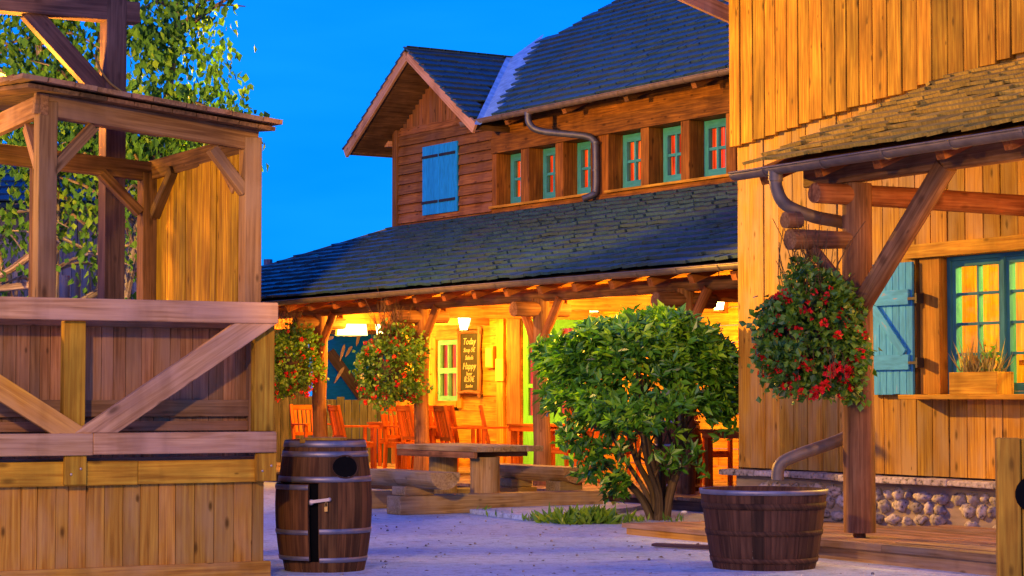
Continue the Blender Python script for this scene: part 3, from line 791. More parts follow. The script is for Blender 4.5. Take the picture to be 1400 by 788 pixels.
# blue shutter leaf
m = MB(); n = 7; a, b = -2.09, -1.445
for k in range(n): m.box(a+(b-a)*k/n+.0025, a+(b-a)*(k+1)/n-.0025, SW-.085, SW-.06, 1.28+random.uniform(-.004, .004), 2.46)
sh = m.build('shutter', 'shutter_sky', shop, bevel=.003)
m = MB(); m.box(a+.02, b-.03, SW-.112, SW-.087, 2.08, 2.215); m.box(a+.02, b-.03, SW-.112, SW-.087, 1.50, 1.635)
m.beam((a+.12, SW-.10, 2.07), (b-.10, SW-.10, 1.645), .024, .09, up=(1, 0, 1)); m.build('z_brace', 'shutter_sky', sh, bevel=.003)
for z in (2.13, 1.56):
    m = MB(); m.box(b-.02, b+.10, SW-.125, SW-.113, z-.012, z+.012); m.box(b+.085, b+.11, SW-.13, SW-.05, z-.045, z+.045); m.build('shutter_hook', 'iron_dark', sh)
# canopy roof
sc2 = math.sqrt(1+.405**2)
m = MB()
shingles(m, (0, -.47, rz(-.47)+.02), (1, 0, 0), (0, 1, .405), -.87, SU, 2.26*sc2, .21, .30, .026, lambda u, t: True, rough=.016, over=1.3)
m.build('canopy_roof', 'shake_mossy', shop)
m = MB(); m.poly([(-.82, -.42, rz(-.42)-.035), (SU, -.42, rz(-.42)-.035), (SU, SW-.04, rz(SW)-.035), (-.82, SW-.04, rz(SW)-.035)][::-1])
w = -.40
while w < 1.75:
    m.beam((-.82, w+.09, rz(w+.09)-.055), (SU, w+.09, rz(w+.09)-.055), .172, .022, up=(0, -.405, 1)); w += .18
m.build('canopy_boards', 'siding_porch', shop)
for u in np.arange(-.70, SU, .72):
    m = MB(); m.beam((u, -.40, rz(-.40)-.12), (u, SW-.05, rz(SW-.05)-.12), .09, .10); m.build('canopy_rafter', 'beam_orange', shop)
m = MB(); gutter(m, (-.96, -.50, 3.09), (SU, -.50, 3.09), .062); m.build('canopy_gutter', 'zinc', shop)
m = MB(); m.beam((-.55, -.05, 3.04), (SU, -.05, 3.04), .13, .17); m.build('eave_beam', 'log_brown', shop, bevel=.008)
m = MB(); m.tube([(0, -.42, 2.855), (0, .5, 2.86), (.0, SW-.06, 2.85)], [.082, .088, .09], 14, wob=.03); m.build('tie_log', 'log_red', shop)
m = MB(); m.tube([(0, 0, .19), (.01, 0, 1.0), (-.008, .005, 2.0), (0, 0, 2.95)], [.128, .125, .12, .118], 16, wob=.04); m.tube([(0, 0, .15), (0, 0, .2)], .05, 10)
po = m.build('canopy_post', 'log_brown', shop)
m = MB(); m.tube([(.08, -.06, 1.93), (.6, -.055, 2.46), (1.14, -.05, 3.0)], [.082, .086, .088], 12, wob=.04); m.build('strut', 'log_brown', po)
m = MB(); m.tube([(0, -.05, 2.50), (0, -.66, 2.48)], [.066, .085], 14, wob=.04); m.tube([(0, -.10, 2.08), (0, -.46, 2.43)], .05, 10, wob=.04)
m.tube([(-.01, -.56, 2.635), (-.01, -.70, 2.63)], .066, 10, wob=.05)
m.build('basket_bracket', 'log_brown', po)
m = MB()
pth = smooth_path([(-.40, -.50, 3.04), (-.40, -.49, 2.92), (-.37, -.42, 2.79), (-.30, -.20, 2.70), (-.28, .08, 2.66), (-.24, .16, 2.58), (-.21, .16, 2.45)], 6)
m.tube(pth, .052, 14); m.tube([(-.40, -.50, 2.98), (-.40, -.50, 3.06)], .060, 14)
pth = smooth_path([(-.21, .16, 2.46), (-.20, .16, 2.2), (-.20, .16, 1.2), (-.20, .15, 1.03), (-.24, .02, .92), (-.30, -.36, .80), (-.36, -.50, .72), (-.37, -.52, .60)], 6)
m.tube(pth, .05, 14)
m.build('downpipe', 'zinc', shop)
# deck
m = MB(); w = -.42
while w < SW-.1:
    a = -1.0
    while a < 3.4:
        e = min(3.4, a+random.uniform(1.6, 2.6)); m.box(a+.002, e-.002, w+.004, w+.118, .10+random.uniform(-.003, .004), .15+random.uniform(-.004, .003), jit=.003); a = e
    w += .122
dk = m.build('deck', 'deck_board', None, M=FR, kind='structure')
m = MB(); m.box(-1.0, 3.4, -.37, -.33, .0, .098); m.box(-1.0, -.96, -.36, SW, 0, .097); m.build('fascia', 'timber_weathered', dk)
m = MB(); w = -.10
while w < SW-.1:
    m.box(-3.30+random.uniform(-.04, .03), -1.01, w+.004, w+.136, .06, .098+random.uniform(-.004, .003), jit=.003); w += .14
bwk = m.build('boardwalk', 'deck_board', None, M=FR, kind='structure')
m = MB(); m.box(-3.27, -1.02, -.09, -.05, 0, .058); m.box(-3.27, -3.23, -.05, SW, 0, .058); m.build('fascia', 'timber_skirt', bwk)

# ================================================================== stage with rails and roofed booth
stage = thing('wooden_stage', 'raised wooden stage with crossed railings, board skirting and a roofed booth', 'stage', FS)
LX = -4.6
m = MB(); x = LX
while x < -.09:
    w = random.uniform(.085, .15); e = min(x+w, -.09); m.box(x+.002, e-.002, .02-random.uniform(0, .006), .05, .10, .70, jit=.0015); x = e
m.box(-.12, -.09, .052, 2.8, .1, .70)
m.build('skirting', 'timber_skirt', stage, bevel=.003)
m = MB(); m.box(LX, -.05, -.02, .03, -.02, .115); m.build('base_board', 'timber_skirt', stage, bevel=.006)
m = MB()
m.box(LX, -1.03, -.03, .04, .662, .825); m.box(-1.028, -.10, -.028, .04, .665, .822)
m.build('floor_beam', 'timber_fresh', stage, bevel=.008)
m = MB(); y = .06
while y < 2.85: m.box(LX, -.02, y, y+.118, .80, .84); y += .12
m.build('floor', 'deck_board', stage)
m = MB(); m.box(LX, -1.37, -.10, -.035, .866, 1.014); m.box(-1.368, -.045, -.10, -.035, .870, 1.015); m.build('lower_rail', 'timber_weathered', stage, bevel=.008)
m = MB(); m.box(LX, -.04, -.105, -.035, 1.765, 1.912); m.build('top_rail', 'timber_weathered', stage, bevel=.008)
for a, b in ((-1.555, -1.405), (-.185, -.035), (-2.95, -2.80), (-4.3, -4.15)):
    m = MB(); m.box(a, b, -.033, .045, 1.016, 1.764); m.box(a, b, -.075, -.031, .67, .868)
    po = m.build('rail_post', 'timber_fresh', stage, bevel=.007)
    for q in (.28, .72):
        m = MB(); m.blob((a+(b-a)*q, -.078, .76+.04*(q-.5)*2), .009, .006, .009, 8, 5); m.build('bolt', 'latch_steel', po)
m = MB(); m._add([(x_, y_, z_) for y_ in (-.098, -.042) for x_, z_ in ((-1.50, 1.0155), (-1.20, 1.0155), (-.05, 1.7645), (-.36, 1.7645))], [(0, 1, 2, 3), (7, 6, 5, 4), (4, 5, 1, 0), (5, 6, 2, 1), (6, 7, 3, 2), (7, 4, 0, 3)], [(3.1+x_*.84+z_*.54, 7.7+z_*.84-x_*.54, y_) for y_ in (-.098, -.042) for x_, z_ in ((-1.50, 1.0155), (-1.20, 1.0155), (-.05, 1.7645), (-.36, 1.7645))], .55); m.build('rail_brace', 'timber_weathered', stage, bevel=.007)
m = MB(); m.beam((-1.38, -.066, .93), (-2.88, -.066, 1.86), .055, .15, up=(0, 0, 1)); m.build('rail_brace', 'timber_skirt', stage, bevel=.007)
m = MB(); x = LX
while x < -.09:
    w = random.uniform(.07, .125); e = min(x+w, -.09); m.box(x+.002, e-.002, .26-random.uniform(0, .008), .285, .84, 1.74); x = e
m.build('parapet_boards', 'timber_parapet', stage)
m = MB()
for z0, z1, dd in ((1.735, 1.79, .05), (1.118, 1.235, .045), (1.02, 1.088, .035)): m.box(LX, -.085, .255-dd, .253, z0, z1)
m.box(-.13, -.075, .20, .30, .84, 1.76)
m.build('parapet_rail', 'timber_booth', stage, bevel=.005)
# booth posts, beams
roof_z = lambda x, d: 3.20-.105*(x+.06)+.085*(d-.3)
cp = {}
for (x, d, wdt, mt) in ((-1.57, .37, .13, 'timber_booth'), (-.06, .37, .13, 'timber_booth'), (-1.57, 2.2, .13, 'timber_shaded'), (-.15, 2.2, .15, 'timber_shaded'), (-1.06, 2.2, .09, 'timber_shaded')):
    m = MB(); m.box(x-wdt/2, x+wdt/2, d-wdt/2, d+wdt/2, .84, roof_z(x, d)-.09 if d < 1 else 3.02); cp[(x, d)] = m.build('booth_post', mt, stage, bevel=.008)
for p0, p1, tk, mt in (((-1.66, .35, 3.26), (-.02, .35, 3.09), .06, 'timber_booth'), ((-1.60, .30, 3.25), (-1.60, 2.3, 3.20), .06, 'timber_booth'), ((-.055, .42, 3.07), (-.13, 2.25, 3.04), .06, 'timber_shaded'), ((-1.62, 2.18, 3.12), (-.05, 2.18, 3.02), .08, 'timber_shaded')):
    m = MB(); m.beam(p0, p1, tk, .15); m.build('booth_beam', mt, stage, bevel=.006)
for p0, p1 in (((-1.53, .36, 2.80), (-1.24, .36, 3.12)), ((-.11, .36, 2.72), (-.36, .36, 3.02)), ((-1.57, .44, 2.80), (-1.57, .74, 3.14)), ((-.10, .5, 2.75), (-.10, .80, 3.0)), ((-.15, 2.08, 2.68), (-.13, 1.70, 3.0)), ((-.24, 2.17, 2.70), (-.56, 2.17, 3.0))):
    m = MB(); m.beam(p0, p1, .075, .085, up=(0, 1, 0) if p0[0] != p1[0] else (1, 0, 0))
    m.build('booth_brace', 'timber_booth' if p0[1] < 2 else 'timber_shaded', stage, bevel=.005)
m = MB(); d = .45
while d < 2.1:
    w = random.uniform(.10, .16); e = min(d+w, 2.12); m.box(-.115-random.uniform(0, .012), -.09, d+.002, e-.002, .84, 3.0); d = e
m.build('plank_panel', 'panel_gold', stage)
# booth roof: boards laid front to back plus overlapping shingle ends
m = MB(); x = -1.78
while x < .01:
    w = random.uniform(.12, .2); e = min(x+w, .02); xm = (x+e)/2
    m.beam((xm, .10, roof_z(xm, .10)-.02), (xm, 2.5, roof_z(xm, 2.5)-.02), e-x-.004, .028, up=(.105, 0, 1)); x = e
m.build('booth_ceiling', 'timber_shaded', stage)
m = MB(); x = -1.84
while x < .03:
    w = random.uniform(.14, .26); e = min(x+w, .05); xm = (x+e)/2
    for k in range(11):
        d0 = .04+k*.23; m.beam((xm, d0+random.uniform(-.012, .012), roof_z(xm, d0)+.032), (xm, d0+.30, roof_z(xm, d0+.30)+.018), e-x-.006, .032, up=(.105, 0, 1))
    x = e
m.build('booth_roof', 'timber_booth', stage)

# gallows-like hoist frame behind the stage
hf = thing('timber_hoist_frame', 'tall dark timber post with crossbeam and diagonal brace rising behind the stage booth', 'timber frame', place(FS, -.25, 2.8))
m = MB(); m.box(-.085, .085, -.09, .09, 0, 4.72); m.build('post', 'timber_dark', hf, bevel=.008)
m = MB(); m.box(-1.6, .20, -.085, .085, 4.30, 4.47); m.build('crossbeam', 'timber_dark', hf, bevel=.008)
m = MB(); m.beam((-.71, -.0, 4.33), (-.07, -.0, 3.70), .10, .15, up=(1, 0, 1)); m.build('brace', 'timber_dark', hf, bevel=.008)
m = MB(); pt = smooth_path([(-.17, -.03, 4.02), (-.13, -.095, 3.88), (-.06, -.10, 3.79), (.05, -.10, 3.72)], 5); m.tube(pt, .009, 6); m.build('rope_end', 'grass_straw', hf)

# ================================================================== barrels
def barrel_profile(t, h=.945, rt=.292, rm=.345): return rm-(rm-rt)*(2*t/h-1)**2*1.0
def barrel_mesh(h, rt, rm, n=12): return [(rm-(rm-rt)*(2*i/n-1)**2, h*i/n) for i in range(n+1)]
bin_ = thing('barrel_litter_bin', 'upright oak barrel used as litter bin, oval hole and latched door slightly ajar', 'litter bin', place(FW, -1.365, 16.06, 0, R(-4)))
H_, RT, RM = .945, .290, .343; bp = barrel_mesh(H_, RT, RM, 16); rad = lambda z: RM-(RM-RT)*(2*z/H_-1)**2
DA0, DA1, DZ0, DZ1 = R(172), R(271), .085, .632      # door sector
def sector(prof, a0, a1, seg, mb, stave=True): mb.lathe(prof, seg=seg, a0=a0, a1=a1, stave=stave)
m = MB(); zs = lambda a, b, n=8: [(rad(a+(b-a)*i/n), a+(b-a)*i/n) for i in range(n+1)]
m.lathe(zs(0, H_, 16), seg=22, a0=DA1, a1=DA0+2*math.pi, stave=True)
m.lathe(zs(DZ1+.008, H_, 8), seg=8, a0=DA0, a1=DA1, stave=True); m.lathe(zs(0, DZ0-.008, 3), seg=8, a0=DA0, a1=DA1, stave=True)
m.lathe([(RT, H_), (RT-.028, H_), (RT-.03, H_-.045)], seg=32); m.lathe([(RT-.03, H_-.045), (.001, H_-.04)], seg=32)
m.build('body', 'stave_brown', bin_)
m = MB(); m.lathe([(r_-.03, z) for r_, z in zs(.02, .9, 8)], seg=28); m.build('inside', 'black_void', bin_)
m = MB(); m.lathe([(.16, H_-.03), (.165, H_+.012), (.15, H_+.016), (.001, H_+.016)], seg=20); m.box(-.14, -.10, -.28, -.24, H_-.02, H_+.012); m.build('lid', 'timber_fresh', bin_)
def hoop(mb, z0, z1, a0=0, a1=2*math.pi, e=.004, seg=36):
    mb.lathe([(rad(z0)-.002, z0), (rad(z0)+e, z0), (rad((z0+z1)/2)+e+.001, (z0+z1)/2), (rad(z1)+e, z1), (rad(z1)-.002, z1)], seg=seg, a0=a0, a1=a1)
for (a, b, full) in ((.895, .94, 1), (.825, .865, 1), (.645, .685, 1), (.275, .312, 0), (.07, .105, 0)):
    m = MB(); hoop(m, a, b, *( (0, 2*math.pi) if full else (DA1+.02, DA0+2*math.pi-.02))); m.build('hoop', 'hoop_steel', bin_)
# door hinged at its left edge, a little open
hx, hy = rad(.35)*math.cos(DA0), rad(.35)*math.sin(DA0)
dM = Matrix.Translation((hx, hy, 0)) @ Matrix.Rotation(R(-7), 4, 'Z') @ Matrix.Translation((-hx, -hy, 0))
m = MB(); m.lathe([(r_+.002, z) for r_, z in zs(DZ0, DZ1, 8)], seg=8, a0=DA0+.01, a1=DA1-.05, stave=True)
m.lathe([(r_-.022, z) for r_, z in zs(DZ0, DZ1, 8)], seg=8, a0=DA0+.01, a1=DA1-.05)
za = DA1-.05; vs = [((rad(z)+e)*math.cos(za), (rad(z)+e)*math.sin(za), z) for z in (DZ0, .35, DZ1) for e in (-.022, .002)]
m._add(vs, [(0, 1, 3, 2), (2, 3, 5, 4)], vs, .4)
door = m.build('door', 'stave_brown', bin_, M=dM)
for (a, b) in ((.592, .628), (.272, .306), (.088, .118)):
    m = MB(); hoop(m, a, b, DA0+.01, DA1-.05, e=.007, seg=14); m.build('hoop', 'hoop_steel', door)
m = MB()
la = R(262); q = lambda a, z, e: Vector(((rad(z)+e)*math.cos(a), (rad(z)+e)*math.sin(a), z))
m.blob(q(R(263), .505, .015), .022, .012, .022, 10, 6); m.blob(q(R(284), .525, .018), .015, .010, .015, 10, 6); m.beam(q(R(263), .508, .027), q(R(284), .525, .027), .012, .022)
m.build('latch', 'latch_steel', bin_)
m = MB(); m.box(.055, .077, -rad(.46)-.030, -rad(.46)-.012, .44, .475); m.tube(smooth_path([(.058, -rad(.46)-.021, .474), (.058, -rad(.46)-.021, .50), (.074, -rad(.46)-.021, .50), (.074, -rad(.46)-.021, .474)], 4), .003, 6); m.build('padlock', 'brass', bin_)
# oval hole: a black disc on the staves for its dark inside
m = MB(); ca, cz = R(306), .755; rx, rzz = .100, .076; n = 28
ring = [q(ca+rx*math.cos(2*math.pi*k/n)/rad(cz), cz+rzz*math.sin(2*math.pi*k/n)*1.0, .0035) for k in range(n)]
cc = q(ca, cz, .0035); vs = [cc]+ring; m._add(vs, [(0, 1+k, 1+(k+1) % n) for k in range(n)], vs, .5)
m.build('hole', 'black_void', bin_)
m = MB(); m.tube([p_ for p_ in [q(ca+(rx+.004)*math.cos(2*math.pi*k/n)/rad(cz), cz+(rzz+.004)*math.sin(2*math.pi*k/n), .003) for k in range(n+1)]], .006, 6, caps=False); m.build('hole_rim', 'stave_dark', bin_)

tub = thing('half_barrel_tub', 'dark sawn-off barrel tub standing under the downpipe outlet', 'tub', place(FW, 1.86, 16.28))
m = MB(); m.lathe([(.375, 0), (.405, .12), (.430, .28), (.448, .42), (.468, .575)], seg=30, stave=True)
m.lathe([(.468, .575), (.445, .578), (.425, .44)], seg=36); m.lathe([(.375, .0), (.001, .0)], seg=30)
m.build('body', 'stave_dark', tub)
for z0, z1, r0, r1 in ((.545, .58, .467, .473), (.44, .485, .453, .459), (.25, .285, .4275, .433), (.05, .085, .391, .399)):
    m = MB(); m.lathe([(r0-.002, z0), (r0+.004, z0), (r1+.004, z1), (r1-.02, z1)], seg=40); m.build('hoop', 'stave_dark' if z0 < .5 else 'hoop_steel', tub)
m = MB(); m.lathe([(.432, .47), (.001, .47)], seg=32); m.build('soil', 'timber_dark', tub)

# ================================================================== lanterns and street lamp
def make_lantern(label, M, group):
    t = thing('lantern', label, 'lantern', M, group)
    m = MB(); m.lathe([(.001, .16), (.03, .155), (.05, .12), (.125, .06), (.13, .05), (.001, .05)], seg=8, smooth=False); m.tube([(0, 0, .15), (0, 0, .42)], .008, 6); m.build('cap', 'iron_dark', t)
    m = MB(); m.lathe([(.001, -.15), (.06, -.15), (.062, -.145), (.102, .045), (.001, .046)], seg=8, smooth=False); m.build('glass', 'lantern_glow', t)
    m = MB()
    for k in range(4):
        a = math.pi/2*k+.4; m.beam((.064*math.cos(a), .064*math.sin(a), -.155), (.108*math.cos(a), .108*math.sin(a), .05), .010, .010)
    m.lathe([(.001, -.165), (.075, -.165), (.075, -.150), (.001, -.150)], seg=8, smooth=False); m.build('frame', 'iron_dark', t)
    return t
lg = 'lanterns hanging under the porch roof'
for lab, u, z in (('glowing lantern at the far end of the porch, behind the middle flower basket', -8.24, 2.42), ('glowing lantern hanging above the chalkboard menu', -5.63, 2.44),
                  ('glowing lantern just above the left part of the round green bush', -2.13, 2.60), ('black-capped lantern under the porch roof beside the board-clad house corner', .69, 2.535)):
    make_lantern(lab, place(FH, u, 2.3, z), lg)
    lamp('lantern_and_fill_light', (FH @ Vector((u, 2.05, z-.28))), 270, (1.0, .455, .04), .10)
    lamp('lantern_and_fill_light', (FH @ Vector((u, .55, z-.15))), 130, (1.0, .44, .04), .10)  # added fill lamp nearer the chairs, no lantern hangs there
lamp('canopy_light', (FR @ Vector((2.3, .75, 2.75))), 150, (1.0, .45, .07), .08)
lamp('room_light', (FR @ Vector((.1, SW+1.5, 2.8))), 850, (1.0, .70, .10), .15)
LP = FS @ Vector((-1.05, 3.2, 3.75))
sl_ = thing('street_lamp', 'yellow glowing twin lamp on a dark post among the birch branches', 'street lamp', place(FW, LP.x-.21, LP.y))
m = MB(); m.tube([(0, 0, 0), (0, 0, 3.87)], [.06, .04], 10); m.tube(smooth_path([(0, 0, 3.84), (.05, 0, 3.94), (.14, 0, 3.95), (.165, 0, 3.88)], 4), .015, 8); m.build('post', 'iron_dark', sl_)
for x, z in ((.165, 3.82), (.20, 3.69)):
    m = MB(); m.blob((x+.03, 0, z), .06, .06, .06, 14, 10); m.build('bulb', 'sodium_glow', sl_)
lamp('street_light', (LP.x+.16, LP.y-.02, LP.z), 230, (1.0, .42, .035), .07)
spl = bpy.data.lights.new('tree_fill_spot', 'SPOT'); spl.energy = 1900*K; spl.color = (1.0, .52, .06); spl.spot_size = R(95); spl.spot_blend = .5; spl.shadow_soft_size = .08  # extra spot beside the street lamp, added to brighten the birch
spo = bpy.data.objects.new('tree_fill_spot', spl); COL.objects.link(spo); spo.location = (LP.x-.1, LP.y+.15, LP.z+.05)
spo.rotation_euler = Vector((-.05, 5.0, .8)).to_track_quat('-Z', 'Y').to_euler()
FL = Vector((-6.07, 26.0, 4.95))            # tall yard lamp by the palisade, left of the picture
spl = bpy.data.lights.new('yard_flood', 'SPOT'); spl.energy = 15000*K; spl.color = (1.0, .47, .03); spl.spot_size = R(46); spl.spot_blend = .45; spl.shadow_soft_size = .10
spo = bpy.data.objects.new('yard_flood', spl); COL.objects.link(spo); spo.location = FL
spo.rotation_euler = (Vector((3.3, 19.9, 3.5))-FL).to_track_quat('-Z', 'Y').to_euler()
spl = bpy.data.lights.new('house_flood', 'SPOT'); spl.energy = 4200*K; spl.color = (1.0, .42, .04); spl.spot_size = R(84); spl.spot_blend = .5; spl.shadow_soft_size = .12
spo = bpy.data.objects.new('house_flood', spl); COL.objects.link(spo); spo.location = FL+Vector((.6, -.3, 0))
spo.rotation_euler = (Vector((-.6, 31.5, 4.8))-FL).to_track_quat('-Z', 'Y').to_euler()
lamp('square_light', (-2.6, 7.0, 3.7), 1450, (1.0, .56, .09), .15)      # unseen warm fill lamp above the frame, ahead on the left
spl = bpy.data.lights.new('bush_fill_spot', 'SPOT'); spl.energy = 5200*K; spl.color = (1.0, .55, .12); spl.spot_size = R(19); spl.spot_blend = .6; spl.shadow_soft_size = .15  # added spot without a fixture, brightens the bush and picnic table
spo = bpy.data.objects.new('bush_fill_spot', spl); COL.objects.link(spo); spo.location = (-2.6, 7.0, 3.9)
spo.rotation_euler = (Vector((.9, 23.4, 1.35))-Vector((-2.6, 7.0, 3.9))).to_track_quat('-Z', 'Y').to_euler()
lamp('booth_light', FS @ Vector((-2.9, 1.5, 2.75)), 300, (1.0, .50, .025), .07)  # unseen lamp outside the frame, put in to light the booth panel

# ================================================================== hanging flower baskets
def make_basket(label, M, r, h, seed, n_leaf, n_red, dry=0.0, rope=.9):
    rng = np.random.default_rng(seed); random.seed(seed)
    t = thing('hanging_basket', label, 'flower basket', M, 'hanging baskets of red geraniums')
    m = MB(); m.lathe([(.001, -.22), (.10, -.20), (.19, -.08), (.22, .05)], seg=16); m.build('pot', 'timber_dark', t)
    m = MB()
    for k in range(3):
        a = 2*math.pi*k/3+.3; m.tube([(.2*math.cos(a), .2*math.sin(a), .04), (0, 0, rope)], .004, 5)
    m.build('hanger', 'iron_dark', t)
    # foliage: sprays of small leaves rooted in the pot, spilling outwards
    ns = n_leaf//14; P = []; D = []; T = []; L = []
    for i in range(ns):
        d = rng.normal(size=3); d /= np.linalg.norm(d); q = rng.uniform(.62, 1.0)**.6
        lump = 1+.20*math.sin(3*d[0]+seed)+.20*math.sin(5*d[1]+2*d[2]+seed)+.12*math.sin(8*d[2]+6*d[0])
        c = np.array([d[0]*r*q*lump, d[1]*r*q*lump, d[2]*h*q*lump - (.10*h if d[2] < 0 else 0)])
        tone = np.clip(rng.normal(.45, .2), 0, 1)
        for k in range(14):
            P.append(c+rng.normal(size=3)*.045); dd = d*.6+rng.normal(size=3)*.7+np.array([0, 0, -.15]); D.append(dd); T.append(np.clip(tone+rng.normal()*.18, 0, 1)); L.append(rng.uniform(.040, .074))
    m = MB(); L = np.array(L); m.leaves(P, D, L, L*.85, T, fold=.15)
    m.build('foliage', 'leaf_basket', t)
    # thin stems and dry trailers
    m = MB()
    for i in range(int(30+85*dry)):
        a = rng.uniform(0, 2*math.pi); rr = rng.uniform(.03, .5)*r; z0 = rng.uniform(.1, .6)*h; hh = rng.uniform(.2, .55)*(1+dry*.5)
        p0 = Vector((rr*math.cos(a), rr*math.sin(a), z0)); p2 = p0+Vector((rng.normal()*.10, rng.normal()*.10, hh)); pm = (p0+p2)/2+Vector((rng.normal()*.05, rng.normal()*.05, 0))
        m.tube(smooth_path([p0, pm, p2], 3), .003, 4, caps=False)
    for i in range(26):
        a = rng.uniform(0, 2*math.pi); p0 = Vector((.7*r*math.cos(a), .7*r*math.sin(a), -.1)); p2 = Vector((1.02*r*math.cos(a), 1.02*r*math.sin(a), -h*rng.uniform(.7, 1.1)))
        m.tube(smooth_path([p0, (p0+p2)/2+Vector((.1*r*math.cos(a), .1*r*math.sin(a), .05)), p2], 3), .003, 4, caps=False)
    m.build('stems', 'leaf_dry', t)
    # blossoms: clusters of petals
    P = []; D = []; T = []; L = []
    for i in range(n_red):
        zz = .80-1.62*(i+.5)/n_red; low = zz < -.1
        az = i*2.39996+rng.normal()*.25; hr = math.sqrt(max(0, 1-zz*zz)); d = np.array([hr*math.cos(az), hr*math.sin(az), zz])
        q = rng.uniform(.95, 1.10); c = np.array([d[0]*r*q, d[1]*r*q, d[2]*h*q-(rng.uniform(.05, .20) if low else 0)])
        big = rng.uniform(.028, .052) if low else rng.uniform(.016, .034); tone = rng.uniform(.2, 1)
        for k in range(22):
            e = rng.normal(size=3); e /= np.linalg.norm(e); P.append(c+e*big*.5); D.append(e+rng.normal(size=3)*.5); T.append(np.clip(tone+rng.normal()*.2, 0, 1)); L.append(big*.95)
    m = MB(); L = np.array(L); m.leaves(P, D, L, L*.95, T, fold=.1); m.build('blossoms', 'petal_red', t)
    random.seed(seed+1)
    return t
B1 = make_basket('round flower basket at the left end of the porch, half behind the stage', place(FH, -6.0, -.50, 1.80), .38, .50, 11, 3600, 60, .3, .38)
B2 = make_basket('flower basket hanging from the porch post right of the teal canvas', place(FH, -3.0, -.50, 1.70), .42, .46, 12, 3800, 72, 1.0, .48)
B3 = make_basket('largest flower basket, full of red geraniums on the board-clad house canopy post', place(FR, 0.0, -.47, 1.76), .385, .40, 13, 6400, 150, .6, .70)
m = MB()
rng = np.random.default_rng(5); P = []; D = []
for c in ((-.05, -.40, -.02), (.0, -.41, -.16)):
    for k in range(14): e = rng.normal(size=3); e /= np.linalg.norm(e); P.append(np.array(c)+e*.015); D.append(e)
m.leaves(P, D, .035, .03, rng.uniform(size=28)); m.build('pale_blossoms', 'petal_pale', B2)

# ================================================================== laurel bush
bush = thing('laurel_bush', 'large rounded glossy green bush on bare forked stems in front of the porch', 'bush', place(FW, 1.50, 22.6))
rng = np.random.default_rng(21); random.seed(21)
BC = np.array([-.18, 0, 1.36]); BR = np.array([1.06, .98, .72])
m = MB(); tips = []
for i in range(11):
    a = rng.uniform(0, 2*math.pi) if i > 4 else (math.pi*1.05, 0.12, 2.4, .9, 4.6)[i]
    sp_ = rng.uniform(.35, .95) if i > 1 else (1.0, .62)[i]
    b0 = Vector((.07*math.cos(a), .07*math.sin(a), 0)); p1 = Vector((.22*sp_*math.cos(a)+.0, .22*sp_*math.sin(a), .28)); p2 = Vector((BC[0]*.6+.62*sp_*math.cos(a), .60*sp_*math.sin(a), .74+rng.uniform(-.06, .1))); p3 = Vector((BC[0]+.78*sp_*math.cos(a), .8*sp_*math.sin(a), 1.35+rng.uniform(-.1, .25)))
    pth = smooth_path([b0, p1, p2, p3], 5); n = len(pth); r0 = rng.uniform(.034, .055)
    m.tube(pth, [r0*(1-.72*k/(n-1)) for k in range(n)], 8, wob=.06)
    for b in range(4):
        k = rng.integers(7, n-1); p = pth[k]; e = p+Vector((rng.normal()*.25, rng.normal()*.25, rng.uniform(.15, .5)))
        m.tube(smooth_path([p, (p+e)/2+Vector((rng.normal()*.04, rng.normal()*.04, 0)), e], 3), [.014, .012, .011, .009, .008, .007, .006][:7], 6)
m.build('trunk', 'bark_bush', bush)
P = []; D = []; T = []; L = []; NR = []
def rosette(c, up, tone, n=8, s=.128):
    up = np.asarray(up, float); up /= np.linalg.norm(up)
    for k in range(n):
        e = rng.normal(size=3); e -= up*e.dot(up); e /= np.linalg.norm(e)+1e-9; w = rng.uniform(.2, 1.1)
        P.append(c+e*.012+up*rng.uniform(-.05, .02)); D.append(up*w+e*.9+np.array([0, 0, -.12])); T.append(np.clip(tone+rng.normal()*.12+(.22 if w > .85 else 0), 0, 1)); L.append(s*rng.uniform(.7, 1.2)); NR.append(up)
def bump(d): return 1+.10*math.sin(4.1*d[0]+1.3)+.09*math.sin(5.3*d[2]+2.1*d[1])+.06*math.sin(9*d[0]+7*d[2])
for i in range(3000):
    d = rng.normal(size=3); d /= np.linalg.norm(d)
    q = (rng.uniform(.86, 1.02) if i < 2450 else rng.uniform(.45, .86))*bump(d)
    e = np.sign(d)*np.abs(d)**np.array([.78, .78, .64])          # slightly boxy, clipped outline
    c = BC+BR*e*q
    if d[2] < -.55 and rng.random() < .6: continue
    if c[2] < 1.02+.16*math.sin(5*c[0]) and rng.random() < .96: continue
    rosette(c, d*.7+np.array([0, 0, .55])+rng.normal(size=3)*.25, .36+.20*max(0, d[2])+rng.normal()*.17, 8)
for (cx, cz, rr, k) in ((-.46, .36, .20, 22), (-.62, .62, .26, 26), (.34, .62, .16, 9), (.10, .56, .10, 4), (.70, .98, .18, 10), (-.85, .90, .22, 22)):
    for i in range(k): rosette(np.array([cx, -.25, cz])+rng.normal(size=3)*rr*.42, np.array([rng.normal()*.5, -.5, .6]), .35+rng.normal()*.15, 7)
m = MB(); L = np.array(L); m.leaves(P, D, L, L*.40, T, fold=.12, nrm=NR); m.build('crown', 'leaf_laurel', bush)


